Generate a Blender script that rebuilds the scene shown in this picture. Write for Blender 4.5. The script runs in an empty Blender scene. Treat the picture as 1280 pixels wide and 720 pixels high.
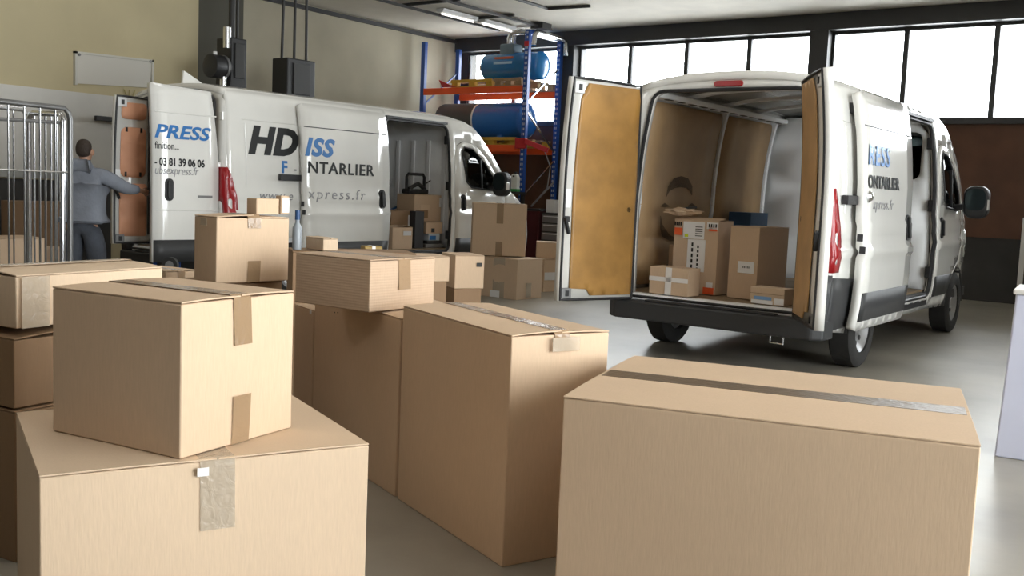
import bpy, bmesh, math, random
from mathutils import Vector, Matrix, noise
from mathutils.geometry import delaunay_2d_cdt
random.seed(7)
C = bpy.context.scene.collection
PI = math.pi
# ------------------------------------------------------------------ camera
F, CH, PITCH, ROLL, YAW = 1244.4, 1.43, .098, .0423, .627
fwd = Vector((-math.sin(YAW)*math.cos(PITCH), math.cos(YAW)*math.cos(PITCH), -math.sin(PITCH)))
r0 = Vector((math.cos(YAW), math.sin(YAW), 0)); u0 = r0.cross(fwd)
rt = math.cos(ROLL)*r0 + math.sin(ROLL)*u0; up = -math.sin(ROLL)*r0 + math.cos(ROLL)*u0
CO = Vector((0, 0, CH))
cd = bpy.data.cameras.new('camera'); cam = bpy.data.objects.new('camera', cd); C.objects.link(cam)
cam.matrix_world = Matrix(((rt.x, up.x, -fwd.x, 0), (rt.y, up.y, -fwd.y, 0), (rt.z, up.z, -fwd.z, CH), (0, 0, 0, 1)))
cd.sensor_width = 36; cd.lens = 36*F/1280; cd.clip_start = .05
bpy.context.scene.camera = cam

def at(px, py, x=None, y=None, z=None, d=None):
    """point of the place that lies behind photo pixel px, py on a plane or at a depth"""
    r = rt*((px-640)/F) + up*((360-py)/F) + fwd
    t = x/r.x if x is not None else y/r.y if y is not None else (z-CH)/r.z if z is not None else d
    return CO + r*t

# ------------------------------------------------------------------ materials
def nt(name):
    m = bpy.data.materials.new(name); m.use_nodes = True
    return m, m.node_tree.nodes, m.node_tree.links, m.node_tree.nodes['Principled BSDF']
def mat(name, col, rough=.5, metal=0, spec=.5, coat=0, bump=0, bscale=40, var=0, vscale=3, emit=0):
    m, N, L, b = nt(name)
    b.inputs['Base Color'].default_value = (*col, 1); b.inputs['Roughness'].default_value = rough
    b.inputs['Metallic'].default_value = metal; b.inputs['Specular IOR Level'].default_value = spec
    b.inputs['Coat Weight'].default_value = coat; b.inputs['Coat Roughness'].default_value = .08
    tc = N.new('ShaderNodeTexCoord')
    if var:
        n = N.new('ShaderNodeTexNoise'); n.inputs['Scale'].default_value = vscale; n.inputs['Detail'].default_value = 5
        L.new(tc.outputs['Object'], n.inputs['Vector'])
        r = N.new('ShaderNodeMapRange'); r.inputs[1].default_value = .3; r.inputs[2].default_value = .7
        r.inputs[3].default_value = 1-var; r.inputs[4].default_value = 1+var; L.new(n.outputs[0], r.inputs[0])
        x = N.new('ShaderNodeMix'); x.data_type = 'RGBA'; x.blend_type = 'MULTIPLY'; x.inputs[0].default_value = 1
        x.inputs[6].default_value = (*col, 1); L.new(r.outputs[0], x.inputs[7]); L.new(x.outputs[2], b.inputs['Base Color'])
    if bump:
        n = N.new('ShaderNodeTexNoise'); n.inputs['Scale'].default_value = bscale; n.inputs['Detail'].default_value = 3
        L.new(tc.outputs['Object'], n.inputs['Vector'])
        bp = N.new('ShaderNodeBump'); bp.inputs['Strength'].default_value = bump; bp.inputs['Distance'].default_value = .01
        L.new(n.outputs[0], bp.inputs['Height']); L.new(bp.outputs[0], b.inputs['Normal'])
    if emit:
        b.inputs['Emission Color'].default_value = (*col, 1); b.inputs['Emission Strength'].default_value = emit
    return m
def glassy(name, tint, gloss=.1, rough=.02):
    m, N, L, b = nt(name); N.remove(b); out = N['Material Output']
    t = N.new('ShaderNodeBsdfTransparent'); t.inputs[0].default_value = (*tint, 1)
    g = N.new('ShaderNodeBsdfGlossy'); g.inputs['Roughness'].default_value = rough
    mx = N.new('ShaderNodeMixShader'); fr = N.new('ShaderNodeFresnel'); fr.inputs[0].default_value = 1.5
    ad = N.new('ShaderNodeMath'); ad.operation = 'ADD'; ad.inputs[1].default_value = gloss; ad.use_clamp = True
    L.new(fr.outputs[0], ad.inputs[0]); L.new(ad.outputs[0], mx.inputs[0]); L.new(t.outputs[0], mx.inputs[1]); L.new(g.outputs[0], mx.inputs[2])
    L.new(mx.outputs[0], out.inputs['Surface'])
    return m
def cardboard(name, col, ribs=0.0):
    m, N, L, b = nt(name); tc = N.new('ShaderNodeTexCoord')
    b.inputs['Roughness'].default_value = .72; b.inputs['Specular IOR Level'].default_value = .25
    n1 = N.new('ShaderNodeTexNoise'); n1.inputs['Scale'].default_value = 2.2; n1.inputs['Detail'].default_value = 4
    n2 = N.new('ShaderNodeTexNoise'); n2.inputs['Scale'].default_value = 160; n2.inputs['Detail'].default_value = 2
    mp = N.new('ShaderNodeMapping'); mp.inputs['Scale'].default_value = (1, 1, .12)
    L.new(tc.outputs['Object'], n1.inputs['Vector']); L.new(tc.outputs['Object'], mp.inputs[0]); L.new(mp.outputs[0], n2.inputs['Vector'])
    oi = N.new('ShaderNodeObjectInfo')
    a = N.new('ShaderNodeMath'); a.operation = 'MULTIPLY_ADD'; a.inputs[1].default_value = .16; a.inputs[2].default_value = .92
    L.new(n1.outputs[0], a.inputs[0])
    a2 = N.new('ShaderNodeMath'); a2.operation = 'MULTIPLY_ADD'; a2.inputs[1].default_value = .14; L.new(n2.outputs[0], a2.inputs[0]); L.new(a.outputs[0], a2.inputs[2])
    a3 = N.new('ShaderNodeMath'); a3.operation = 'SUBTRACT'; a3.inputs[1].default_value = .07; L.new(a2.outputs[0], a3.inputs[0])
    x = N.new('ShaderNodeMix'); x.data_type = 'RGBA'; x.blend_type = 'MULTIPLY'; x.inputs[0].default_value = 1
    x.inputs[6].default_value = (*col, 1); L.new(a3.outputs[0], x.inputs[7])
    h = N.new('ShaderNodeHueSaturation'); rv = N.new('ShaderNodeMath'); rv.operation = 'MULTIPLY_ADD'; rv.inputs[1].default_value = .12; rv.inputs[2].default_value = .94
    L.new(oi.outputs['Random'], rv.inputs[0]); L.new(rv.outputs[0], h.inputs['Value']); L.new(x.outputs[2], h.inputs['Color']); L.new(h.outputs[0], b.inputs['Base Color'])
    bp = N.new('ShaderNodeBump'); bp.inputs['Strength'].default_value = .12; bp.inputs['Distance'].default_value = .004
    L.new(n2.outputs[0], bp.inputs['Height'])
    if ribs:
        w = N.new('ShaderNodeTexWave'); w.bands_direction = 'Z'; w.inputs['Scale'].default_value = 24; w.inputs['Distortion'].default_value = .6
        L.new(tc.outputs['Object'], w.inputs['Vector'])
        b2 = N.new('ShaderNodeBump'); b2.inputs['Strength'].default_value = ribs; b2.inputs['Distance'].default_value = .004
        L.new(w.outputs[0], b2.inputs['Height']); L.new(bp.outputs[0], b2.inputs['Normal']); L.new(b2.outputs[0], b.inputs['Normal'])
    else: L.new(bp.outputs[0], b.inputs['Normal'])
    return m
def tape_mat(name, col, alpha, rough=.18):
    m, N, L, b = nt(name); tc = N.new('ShaderNodeTexCoord')
    b.inputs['Base Color'].default_value = (*col, 1); b.inputs['Roughness'].default_value = rough; b.inputs['Alpha'].default_value = alpha
    n = N.new('ShaderNodeTexNoise'); n.inputs['Scale'].default_value = 26; n.inputs['Detail'].default_value = 2; n.inputs['Distortion'].default_value = 1.2
    L.new(tc.outputs['Object'], n.inputs['Vector'])
    bp = N.new('ShaderNodeBump'); bp.inputs['Strength'].default_value = .35; bp.inputs['Distance'].default_value = .01
    L.new(n.outputs[0], bp.inputs['Height']); L.new(bp.outputs[0], b.inputs['Normal'])
    return m
def perforated(name, base, hole):
    m, N, L, b = nt(name); tc = N.new('ShaderNodeTexCoord'); sp = N.new('ShaderNodeSeparateXYZ'); L.new(tc.outputs['Object'], sp.inputs[0])
    def mth(op, a, v=None):
        n = N.new('ShaderNodeMath'); n.operation = op
        if hasattr(a, 'default_value') or hasattr(a, 'links'): L.new(a, n.inputs[0])
        if v is not None:
            if isinstance(v, (int, float)): n.inputs[1].default_value = v
            else: L.new(v, n.inputs[1])
        return n.outputs[0]
    z = mth('FRACT', mth('MULTIPLY', sp.outputs[2], 10.5)); az = mth('LESS_THAN', z, .48)
    u = mth('ABSOLUTE', mth('SUBTRACT', mth('ABSOLUTE', mth('SUBTRACT', sp.outputs[0], 1.295)), .018)); au = mth('LESS_THAN', u, .008)
    f = mth('MULTIPLY', az, au); x = N.new('ShaderNodeMix'); x.data_type = 'RGBA'; L.new(f, x.inputs[0]); x.inputs[6].default_value = (*base, 1); x.inputs[7].default_value = (*hole, 1)
    L.new(x.outputs[2], b.inputs['Base Color']); b.inputs['Roughness'].default_value = .35
    return m
CARD = cardboard('cardboard', (.62, .455, .312)); CARD_RIB = cardboard('cardboard_ribbed', (.50, .36, .25), .16)
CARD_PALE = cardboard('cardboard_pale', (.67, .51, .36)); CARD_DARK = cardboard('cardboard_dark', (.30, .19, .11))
CARD_EDGE = mat('cardboard_cut_edge', (.22, .14, .08), .9, bump=.6, bscale=90)
TAPE = tape_mat('brown_tape', (.36, .24, .14), .88); TAPE_CLEAR = tape_mat('clear_tape', (.62, .52, .40), .55, .14)
TAPE_DARK = tape_mat('dark_tape', (.13, .085, .05), .97, .36); TAPE_WHITE = mat('white_tape', (.78, .76, .74), .4)
LABEL = mat('white_label', (.82, .81, .80), .5); INK = mat('black_ink', (.02, .02, .02), .6)
WHITE = mat('white_van_paint', (.80, .79, .755), .14, coat=.8, var=.05, vscale=1.5)
WHITE_IN = mat('inner_white_metal', (.86, .87, .88), .4, var=.04, vscale=2)
PLASTIC = mat('black_plastic', (.022, .022, .024), .45, bump=.15, bscale=300)
TRIM = mat('grey_rubbing_strip', (.035, .036, .038), .5, bump=.1, bscale=250)
RUBBER = mat('tyre_rubber', (.022, .021, .02), .8, bump=.3, bscale=60)
STEEL = mat('wheel_steel', (.42, .42, .43), .4, .7); CHROME = mat('chrome', (.72, .73, .75), .22, 1)
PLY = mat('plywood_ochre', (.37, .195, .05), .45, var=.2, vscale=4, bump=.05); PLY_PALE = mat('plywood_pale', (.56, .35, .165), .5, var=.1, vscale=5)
LINING = mat('plywood_lining', (.44, .29, .15), .55, var=.12, vscale=3)
CARGO = mat('cargo_floor_board', (.24, .17, .10), .6, var=.25, vscale=5)
REDLENS = mat('red_lens', (.30, .006, .010), .3, coat=.15); CLEARLENS = mat('pale_lens', (.7, .68, .66), .1, coat=.8)
GLASS_DARK = glassy('tinted_glass', (.16, .18, .18), .04); GLASS = glassy('window_glass', (.96, .97, .97), .0)
HEADL = mat('headlight_lens', (.75, .78, .8), .08, .3, coat=1)
BLUE_PAINT = mat('blue_letter_vinyl', (.03, .17, .46), .35); BLACK_VINYL = mat('black_letter_vinyl', (.008, .009, .010), .6); GREY_VINYL = mat('grey_letter_vinyl', (.30, .30, .31), .4)
RACK_BLUE = mat('rack_blue', (.016, .075, .33), .35, coat=.3); RACK_HOLES = perforated('rack_blue_perforated', (.016, .075, .33), (.75, .75, .75))
RACK_ORANGE = mat('rack_orange', (.90, .11, .02), .4)
TANK_BLUE = mat('tank_blue', (.012, .17, .42), .25, coat=.4); TANK_BLUE2 = mat('tank_deep_blue', (.02, .15, .50), .2, coat=.4); TANK_GREY = mat('tank_grey_jacket', (.085, .088, .085), .6, bump=.2)
PALLET = mat('pallet_wood', (.40, .26, .14), .8, var=.25, vscale=8); YELLOW = mat('yellow_pallet', (.62, .36, .04), .6, var=.15)
GREYBLUE = mat('motor_grey', (.16, .22, .25), .4); REDP = mat('red_paint', (.5, .02, .025), .4)
DARKST = mat('dark_steel', (.035, .034, .033), .55); GREYM = mat('grey_metal', (.25, .25, .25), .45, .4)
ORANGE_PANEL = mat('orange_panel', (.86, .43, .26), .6, var=.04)

# ------------------------------------------------------------------ mesh builder
class MB:
    def __init__(s): s.v = []; s.f = []
    def add(s, vs, fs):
        o = len(s.v); s.v += [Vector(v) for v in vs]; s.f += [[i+o for i in f] for f in fs]; return s
    def box(s, x0, x1, y0, y1, z0, z1, M=None):
        vs = [Vector((x, y, z)) for z in (z0, z1) for y in (y0, y1) for x in (x0, x1)]
        if M is not None: vs = [M @ v for v in vs]
        return s.add(vs, [(0, 2, 3, 1), (4, 5, 7, 6), (0, 1, 5, 4), (2, 6, 7, 3), (0, 4, 6, 2), (1, 3, 7, 5)])
    def bar(s, a, b, w, h=None, upv=(0, 0, 1)):
        a = Vector(a); b = Vector(b); h = h or w; t = (b-a).normalized(); u = Vector(upv)
        if abs(t.dot(u)) > .95: u = Vector((1, 0, 0))
        sd = t.cross(u).normalized()*(w/2); n = sd.cross(t).normalized()*(h/2)
        vs = [p+i*sd+j*n for p in (a, b) for i, j in ((-1, -1), (1, -1), (1, 1), (-1, 1))]
        return s.add(vs, [(3, 2, 1, 0), (4, 5, 6, 7), (0, 1, 5, 4), (1, 2, 6, 5), (2, 3, 7, 6), (3, 0, 4, 7)])
    def tube(s, pts, r, n=10, cap=True):
        pts = [Vector(p) for p in pts]; rs = r if isinstance(r, (list, tuple)) else [r]*len(pts); o = len(s.v); pu = None
        for i, p in enumerate(pts):
            t = (pts[min(i+1, len(pts)-1)]-pts[max(i-1, 0)]).normalized()
            if pu is None: pu = t.orthogonal().normalized()
            pu = (pu-t*pu.dot(t)).normalized(); w = t.cross(pu)
            for k in range(n):
                a = 2*PI*k/n; s.v.append(p+(pu*math.cos(a)+w*math.sin(a))*rs[i])
        for i in range(len(pts)-1):
            for k in range(n): s.f.append([o+i*n+k, o+i*n+(k+1) % n, o+(i+1)*n+(k+1) % n, o+(i+1)*n+k])
        if cap: s.f.append([o+k for k in range(n)][::-1]); s.f.append([o+(len(pts)-1)*n+k for k in range(n)])
        return s
    def lathe(s, prof, cen, axis, n=24, cap=True):
        cen = Vector(cen); ax = Vector(axis).normalized(); u = ax.orthogonal().normalized(); w = ax.cross(u); o = len(s.v)
        for r, h in prof:
            for k in range(n):
                a = 2*PI*k/n; s.v.append(cen+ax*h+(u*math.cos(a)+w*math.sin(a))*max(r, 1e-4))
        for i in range(len(prof)-1):
            for k in range(n): s.f.append([o+i*n+k, o+i*n+(k+1) % n, o+(i+1)*n+(k+1) % n, o+(i+1)*n+k])
        if cap: s.f.append([o+k for k in range(n)][::-1]); s.f.append([o+(len(prof)-1)*n+k for k in range(n)])
        return s
    def prism(s, poly, fn, t0, t1):
        """poly of 2D points; fn(u, v, t) -> 3D"""
        n = len(poly); vs = [fn(u, v, t0) for u, v in poly]+[fn(u, v, t1) for u, v in poly]
        fs = [list(range(n))[::-1], list(range(n, 2*n))]+[[i, (i+1) % n, n+(i+1) % n, n+i] for i in range(n)]
        return s.add(vs, fs)
    def build(s, name, m, parent=None, smooth=False, bevel=0, loc=None, rz=None, fix=True):
        me = bpy.data.meshes.new(name); me.from_pydata([tuple(v) for v in s.v], [], s.f); me.validate()
        if fix:
            bm = bmesh.new(); bm.from_mesh(me); bmesh.ops.recalc_face_normals(bm, faces=bm.faces[:]); bm.to_mesh(me); bm.free()
        me.materials.append(m); return link(name, me, parent, smooth, bevel, loc, rz)
def link(name, me, parent=None, smooth=False, bevel=0, loc=None, rz=None):
    o = bpy.data.objects.new(name, me); C.objects.link(o)
    if parent is not None: o.parent = parent
    if loc is not None: o.location = loc
    if rz is not None: o.rotation_euler = (0, 0, rz)
    if bevel:
        b = o.modifiers.new('bevel', 'BEVEL'); b.width = bevel; b.segments = 2; b.limit_method = 'ANGLE'
    if smooth:
        for p in me.polygons: p.use_smooth = True
        try: me.set_sharp_from_angle(angle=.7)
        except Exception: pass
    return o
def tag(o, label=None, cat=None, group=None, kind=None):
    for k, v in (('label', label), ('category', cat), ('group', group), ('kind', kind)):
        if v: o[k] = v
    return o
def thing(name, label, cat, loc=(0, 0, 0), rz=0, group=None):
    o = bpy.data.objects.new(name, None); C.objects.link(o); o.location = loc; o.rotation_euler = (0, 0, rz); o.empty_display_size = .1
    return tag(o, label, cat, group)
def copy_tree(o, parent=None):
    c = o.copy(); C.objects.link(c)
    if parent is not None: c.parent = parent
    for ch in list(o.children): copy_tree(ch, c)
    return c
def struct(o): o['kind'] = 'structure'; return o
def arc(cx, cy, r, a0, a1, n=6): return [(cx+r*math.cos(a0+(a1-a0)*i/n), cy+r*math.sin(a0+(a1-a0)*i/n)) for i in range(n+1)]
def rrect(x0, x1, y0, y1, r, n=4):
    return arc(x1-r, y0+r, r, -PI/2, 0, n)+arc(x1-r, y1-r, r, 0, PI/2, n)+arc(x0+r, y1-r, r, PI/2, PI, n)+arc(x0+r, y0+r, r, PI, 1.5*PI, n)
def inside(p, poly):
    x, y = p; c = False; j = len(poly)-1
    for i in range(len(poly)):
        xi, yi = poly[i][0], poly[i][1]; xj, yj = poly[j][0], poly[j][1]
        if (yi > y) != (yj > y) and x < (xj-xi)*(y-yi)/(yj-yi)+xi: c = not c
        j = i
    return c
def resample(poly, step):
    out = []
    for i in range(len(poly)):
        a = Vector(poly[i][:2]); b = Vector(poly[(i+1) % len(poly)][:2]); n = max(1, int((b-a).length/step))
        out += [tuple(a+(b-a)*k/n) for k in range(n)]
    return out
def cdt(outline, holes, us, vs, step=.12):
    """triangulate a flat outline with holes, with grid lines us x vs -> points, triangles"""
    loops = [resample(outline, step)]+[resample(h, step) for h in holes]; pts = []; ed = []
    for lp in loops:
        o = len(pts); pts += lp; ed += [(o+i, o+(i+1) % len(lp)) for i in range(len(lp))]
    base = list(pts)
    for u in us:
        for v in vs:
            if inside((u, v), loops[0]) and not any(inside((u, v), h) for h in loops[1:]) and min((u-a)**2+(v-b)**2 for a, b in base) > .0004: pts.append((u, v))
    V, E_, T, *_ = delaunay_2d_cdt([Vector(p) for p in pts], ed, [], 0, 1e-5)
    tri = []
    for t in T:
        c = (sum(V[i].x for i in t)/3, sum(V[i].y for i in t)/3)
        if inside(c, loops[0]) and not any(inside(c, h) for h in loops[1:]): tri.append(list(t))
    return [(p.x, p.y) for p in V], tri
def frange(a, b, s):
    n = max(1, round((b-a)/s)); return [a+(b-a)*i/n for i in range(n+1)]
def surface(name, outline, holes, us, vs, fn, outward, m, parent, thick, step=.12, smooth=True, loc=None, rz=None):
    P, T = cdt(outline, holes, us, vs, step); V = [Vector(fn(u, v)) for u, v in P]; ow = Vector(outward); fs = []
    for t in T:
        n = (V[t[1]]-V[t[0]]).cross(V[t[2]]-V[t[0]]); fs.append(t if n.dot(ow) > 0 else t[::-1])
    me = bpy.data.meshes.new(name); me.from_pydata([tuple(v) for v in V], [], fs); me.materials.append(m)
    o = link(name, me, parent, smooth, 0, loc, rz)
    if thick:
        s = o.modifiers.new('thickness', 'SOLIDIFY'); s.thickness = thick; s.offset = -1; s.use_even_offset = False
    return o
def text_mesh(txt, h, m, fn, parent, name='lettering', shear=0, bold=0, sx=1, space=1, width=None):
    """lettering of cap height h laid on a surface: fn(u, v, t) -> 3D"""
    cu = bpy.data.curves.new('t', 'FONT'); cu.body = txt; cu.size = h/.69; cu.shear = shear; cu.offset = bold; cu.space_character = space; cu.extrude = .0015; cu.resolution_u = 3
    ob = bpy.data.objects.new('t', cu); C.objects.link(ob); bpy.context.view_layer.update()
    me = bpy.data.meshes.new_from_object(ob.evaluated_get(bpy.context.evaluated_depsgraph_get())); bpy.data.objects.remove(ob); bpy.data.curves.remove(cu)
    xs = [v.co.x for v in me.vertices]; x0 = min(xs); k = sx if width is None else width/(max(xs)-x0)
    for v in me.vertices: v.co = fn((v.co.x-x0)*k, v.co.y, v.co.z+.002)
    me.name = name; me.materials.clear(); me.materials.append(m)
    return link(name, me, parent)

# ------------------------------------------------------------------ setting
def room_mat_floor():
    m, N, L, b = nt('painted_concrete_floor'); tc = N.new('ShaderNodeTexCoord')
    n = N.new('ShaderNodeTexNoise'); n.inputs['Scale'].default_value = .9; n.inputs['Detail'].default_value = 8; L.new(tc.outputs['Object'], n.inputs['Vector'])
    cr = N.new('ShaderNodeValToRGB'); cr.color_ramp.elements[0].position = .3; cr.color_ramp.elements[0].color = (.23, .212, .178, 1)
    cr.color_ramp.elements[1].position = .72; cr.color_ramp.elements[1].color = (.40, .37, .31, 1); L.new(n.outputs[0], cr.inputs[0])
    n2 = N.new('ShaderNodeTexNoise'); n2.inputs['Scale'].default_value = 5; n2.inputs['Detail'].default_value = 9; n2.inputs['Roughness'].default_value = .7; L.new(tc.outputs['Object'], n2.inputs['Vector'])
    mr = N.new('ShaderNodeMapRange'); mr.inputs[1].default_value = .35; mr.inputs[2].default_value = .7; mr.inputs[3].default_value = .93; mr.inputs[4].default_value = 1.04; L.new(n2.outputs[0], mr.inputs[0])
    x = N.new('ShaderNodeMix'); x.data_type = 'RGBA'; x.blend_type = 'MULTIPLY'; x.inputs[0].default_value = 1; L.new(cr.outputs[0], x.inputs[6]); L.new(mr.outputs[0], x.inputs[7]); L.new(x.outputs[2], b.inputs['Base Color'])
    rr = N.new('ShaderNodeMapRange'); rr.inputs[1].default_value = .3; rr.inputs[2].default_value = .7; rr.inputs[3].default_value = .28; rr.inputs[4].default_value = .36; L.new(n2.outputs[0], rr.inputs[0]); L.new(rr.outputs[0], b.inputs['Roughness'])
    n3 = N.new('ShaderNodeTexNoise'); n3.inputs['Scale'].default_value = 9; n3.inputs['Detail'].default_value = 3; L.new(tc.outputs['Object'], n3.inputs['Vector'])
    bp = N.new('ShaderNodeBump'); bp.inputs['Strength'].default_value = .06; bp.inputs['Distance'].default_value = .01; L.new(n3.outputs[0], bp.inputs['Height']); L.new(bp.outputs[0], b.inputs['Normal'])
    return m
WALLY = mat('khaki_wall_paint', (.58, .50, .315), .8, var=.06, vscale=1.2); WALLG = mat('beige_wall_render', (.50, .455, .345), .85, var=.08, vscale=1.5)
DARKW = mat('dark_wall_paint', (.045, .042, .04), .6, var=.15); COLG = mat('dark_grey_recess', (.10, .095, .075), .8)
CEILM = mat('ceiling_paint', (.66, .615, .53), .8, var=.05); BEAMM = mat('dark_steel_beam', (.045, .045, .048), .5)
BROWN = mat('brown_wall_board', (.12, .05, .026), .5, var=.2, vscale=2.5); FRAME = mat('window_frame_steel', (.06, .06, .065), .5)
CZ = 4.6; WY = 17.0; LAMPE = 2.8
struct(MB().box(-15, 6, -7, 17.6, -.12, 0).build('floor', room_mat_floor()))
struct(MB().box(-15, 6, -7, 17.6, CZ, CZ+.15).build('ceiling', CEILM))
# left wall: nearer khaki length, then a recess and the far beige length
struct(MB().box(-14.6, -13.3, -7, 9.79, 0, CZ).build('wall_left', WALLY))
struct(MB().box(-14.6, -13.94, 9.79, 17.3, 0, CZ).build('wall_left', WALLG))
struct(MB().box(-13.94, -13.80, 9.79, 11.05, 0, CZ).build('trim_1', COLG))
struct(MB().box(-13.94, -13.88, 11.05, 17, CZ-.10, CZ-.03).build('trim_2', BEAMM))
# window wall
wb = MB().box(-15, 6, WY, WY+.3, 0, 2.83); wb.box(-15, 6, WY, WY+.3, 4.31, CZ)
wb.box(-15, -13.74, WY, WY+.3, 2.83, 4.31); wb.box(3.1, 6, WY, WY+.3, 2.83, 4.31)
struct(wb.build('wall_back', DARKW))
struct(MB().box(-13.94, 3.2, WY-.03, WY-.002, 1.0, 2.80).build('trim_3', BROWN))
struct(MB().box(-13.94, 3.2, WY-.09, WY-.002, 2.76, 2.84).build('trim_4', FRAME))
struct(MB().box(-13.94, 3.2, WY-.22, WY-.002, 4.32, CZ).build('trim_5', BEAMM))
xs = [-13.74, -12.52, -11.25, -10.91, -9.76, -8.57, -7.34, -6.17, -5.85, -4.64, -3.29, -1.95, -.6, -.28, .85, 1.98, 3.1]
n = 0
for i in range(len(xs)-1):
    if i in (2, 7, 12):
        struct(MB().box(xs[i], xs[i+1], WY-.2, WY+.28, 0 if i != 2 else 0, CZ).build('trim_6', BEAMM)); continue
    n += 1; a, b = xs[i], xs[i+1]; fr = MB(); t = .04
    fr.box(a, a+t, WY+.02, WY+.1, 2.83, 4.31); fr.box(b-t, b, WY+.02, WY+.1, 2.83, 4.31); fr.box(a+t, b-t, WY+.02, WY+.1, 2.83, 2.87); fr.box(a+t, b-t, WY+.02, WY+.1, 4.27, 4.31)
    w = struct(fr.build('window_%d' % n, FRAME)); MB().box(a+t, b-t, WY+.055, WY+.062, 2.87, 4.27).build('pane', GLASS, w)
# right wall (behind the camera's right shoulder) with tall glazed openings, and rear wall with its gate
RWX = 3.2
wr = MB().box(RWX, RWX+.3, -7, 17.3, 4.35, CZ); wr.box(RWX, RWX+.3, -7, 17.3, 0, .25)
wr.box(RWX, RWX+.3, -7, .9, .25, 4.35)
GY = [(.9, 4.3), (4.7, 8.1)]
for a, b in ((4.3, 4.7), (8.1, 17.3)): wr.box(RWX, RWX+.3, a, b, .25, 4.35)
struct(wr.build('wall_right', WALLG))
for k, (a, b) in enumerate(GY):
    fr = MB()
    for y in frange(a, b, 1.0): fr.box(RWX+.1, RWX+.16, y-.03 if y > a else y, y+.03 if y < b else y, .25, 4.35)
    for z in (.25, 2.2, 4.31): fr.box(RWX+.1, RWX+.16, a, b, z, z+.04)
    w = struct(fr.build('window_%d' % (20+k), FRAME)); MB().box(RWX+.125, RWX+.132, a, b, .28, 4.32).build('pane', GLASS, w)
wf = MB().box(-15, 6, -7.3, -7, 0, CZ)
struct(wf.build('wall_front', DARKW))
# ceiling conduits and lamps
def lamp(loc, label, lit=True, L=1.5):
    t = thing('ceiling_lamp', label, 'lamp', loc, 0, 'fluorescent ceiling lamps')
    MB().prism([(-.09, 0), (-.06, -.06), (.06, -.06), (.09, 0)], lambda u, v, w: (u, w, v), -L/2, L/2).build('housing', mat('lamp_housing', (.6, .6, .58), .4), t)
    MB().tube([(0, -L/2+.05, -.085), (0, L/2-.05, -.085)], .018, 8).build('tube', LAMPM, t, True)
LAMPM = mat('lit_tube', (1, .97, .92), .3, emit=1.2)
for k, (lx, ly, s) in enumerate(((-11.75, 14.2, 'fluorescent ceiling lamp nearer the left wall, left of the blue rack'), (-11.72, 15.35, 'fluorescent ceiling lamp just above the blue rack'))):
    lamp((lx, ly, CZ-.03), s, L=1.0)
PANELM = mat('fill_diffuser', (1, .98, .94), .4, emit=LAMPE)
def fill_panel(x, y):  # unseen panel lamps, added to give the cartons light from above
    t = thing('added_panel_lamp', 'added unseen ceiling panel lamp giving top light over the warehouse floor', 'lamp', (x, y, CZ), 0, 'added ceiling panel lamps over the floor')
    MB().box(-.35, .35, -.85, .85, -.08, -.0).build('housing', mat('lamp_housing', (.6, .6, .58), .4), t, bevel=.006); MB().box(-.31, .31, -.81, .81, -.088, -.08).build('diffuser', PANELM, t)
for x in (-9.6, -6.2, -2.8, .4):
    for y in (-.5, 3.2, 6.9): fill_panel(x, y)
CON = MB(); 
for (x, y0, y1) in ((-11.06, 12.2, 16.2), (-12.1, 12.2, 15.9)):
    CON.bar((x, y0, CZ-.06), (x, y1, CZ-.06), .06, .04)
for y in (13.2, 14.75): CON.bar((-12.2, y, CZ-.03), (-10.9, y, CZ-.03), .04, .05)
CON.box(-11.2, -10.92, 15.7, 16.0, CZ-.11, CZ)
tag(CON.build('lamp_rail', DARKST), 'dark lamp rails and junction box fixed to the ceiling above the blue rack', 'rail')
MB_ = MB()
struct(MB().tube([(-10, 13.4, CZ-.02), (-10, 14.5, CZ-.02), (-9.2, 14.6, CZ-.02)], .03, 8).build('trim_9', DARKST, smooth=True))

# wall fittings
t = thing('wall_board', 'white notice board fixed high on the khaki wall', 'board', (-13.3, 8.35, 2.9), 0)
bp = lambda u, v, w: (w, u, v+.045*u)
MB().prism([(-.60, -.22), (.57, -.21), (.60, .19), (-.60, .21)], bp, 0, .035).build('panel', mat('board_white', (.70, .67, .61), .6), t)
fr = MB(); 
for q in ([(-.62, .19), (.62, .17), (.62, .20), (-.62, .22)], [(-.62, -.24), (-.585, -.24), (-.585, .22), (-.62, .22)], [(.59, -.2), (.62, -.2), (.62, .2), (.59, .2)]): fr.prism(q, bp, 0, .06)
fr.build('frame', mat('board_frame', (.66, .64, .58), .5), t)
for u in (-.56, .56): MB().lathe([(.02, 0), (.018, .012), (.001, .014)], bp(u, .175, .06), (1, 0, 0), 10).build('screw', GREYM, t)
t = thing('wall_panel', 'large white panel along the khaki wall behind the roll cage', 'panel', (-13.3, 6.5, 0), 0)
MB().box(.01, .08, -4, 1.82, 1.32, 2.53).build('board', mat('panel_white', (.68, .66, .62), .55, var=.04), t)
MB().box(.08, .10, -4, 1.82, 1.32, 1.42).build('lower_edge', mat('panel_grey', (.40, .40, .38), .6), t)
t = thing('handrail', 'black rail bar on the white panel, right of the man\'s head', 'rail', (-13.2, 7.5, 2.19))
MB().box(.06, .12, .45, 1.3, -.035, .035).build('bar', PLASTIC, t, bevel=.01); MB().box(-.02, .06, .9, .97, -.02, .02).build('bracket', PLASTIC, t)
struct(MB().box(-13.3, -13.27, -7, 8.3, 0, 1.3).build('trim_7', DARKW))
t = thing('wall_hook', 'small forked yellow wire hook under the white notice board', 'hook', (-13.28, 8.58, 2.45))
h = MB()
for du in (-.09, 0, .09): h.tube([(.02, 0, 0), (.03, du*.6, .12), (.02, du, .2)], .008, 6)
h.build('wire', mat('yellow_wire', (.5, .42, .18), .5), t); MB().box(.0, .05, -.03, .03, -.06, .02).build('clip', DARKST, t)

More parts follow.
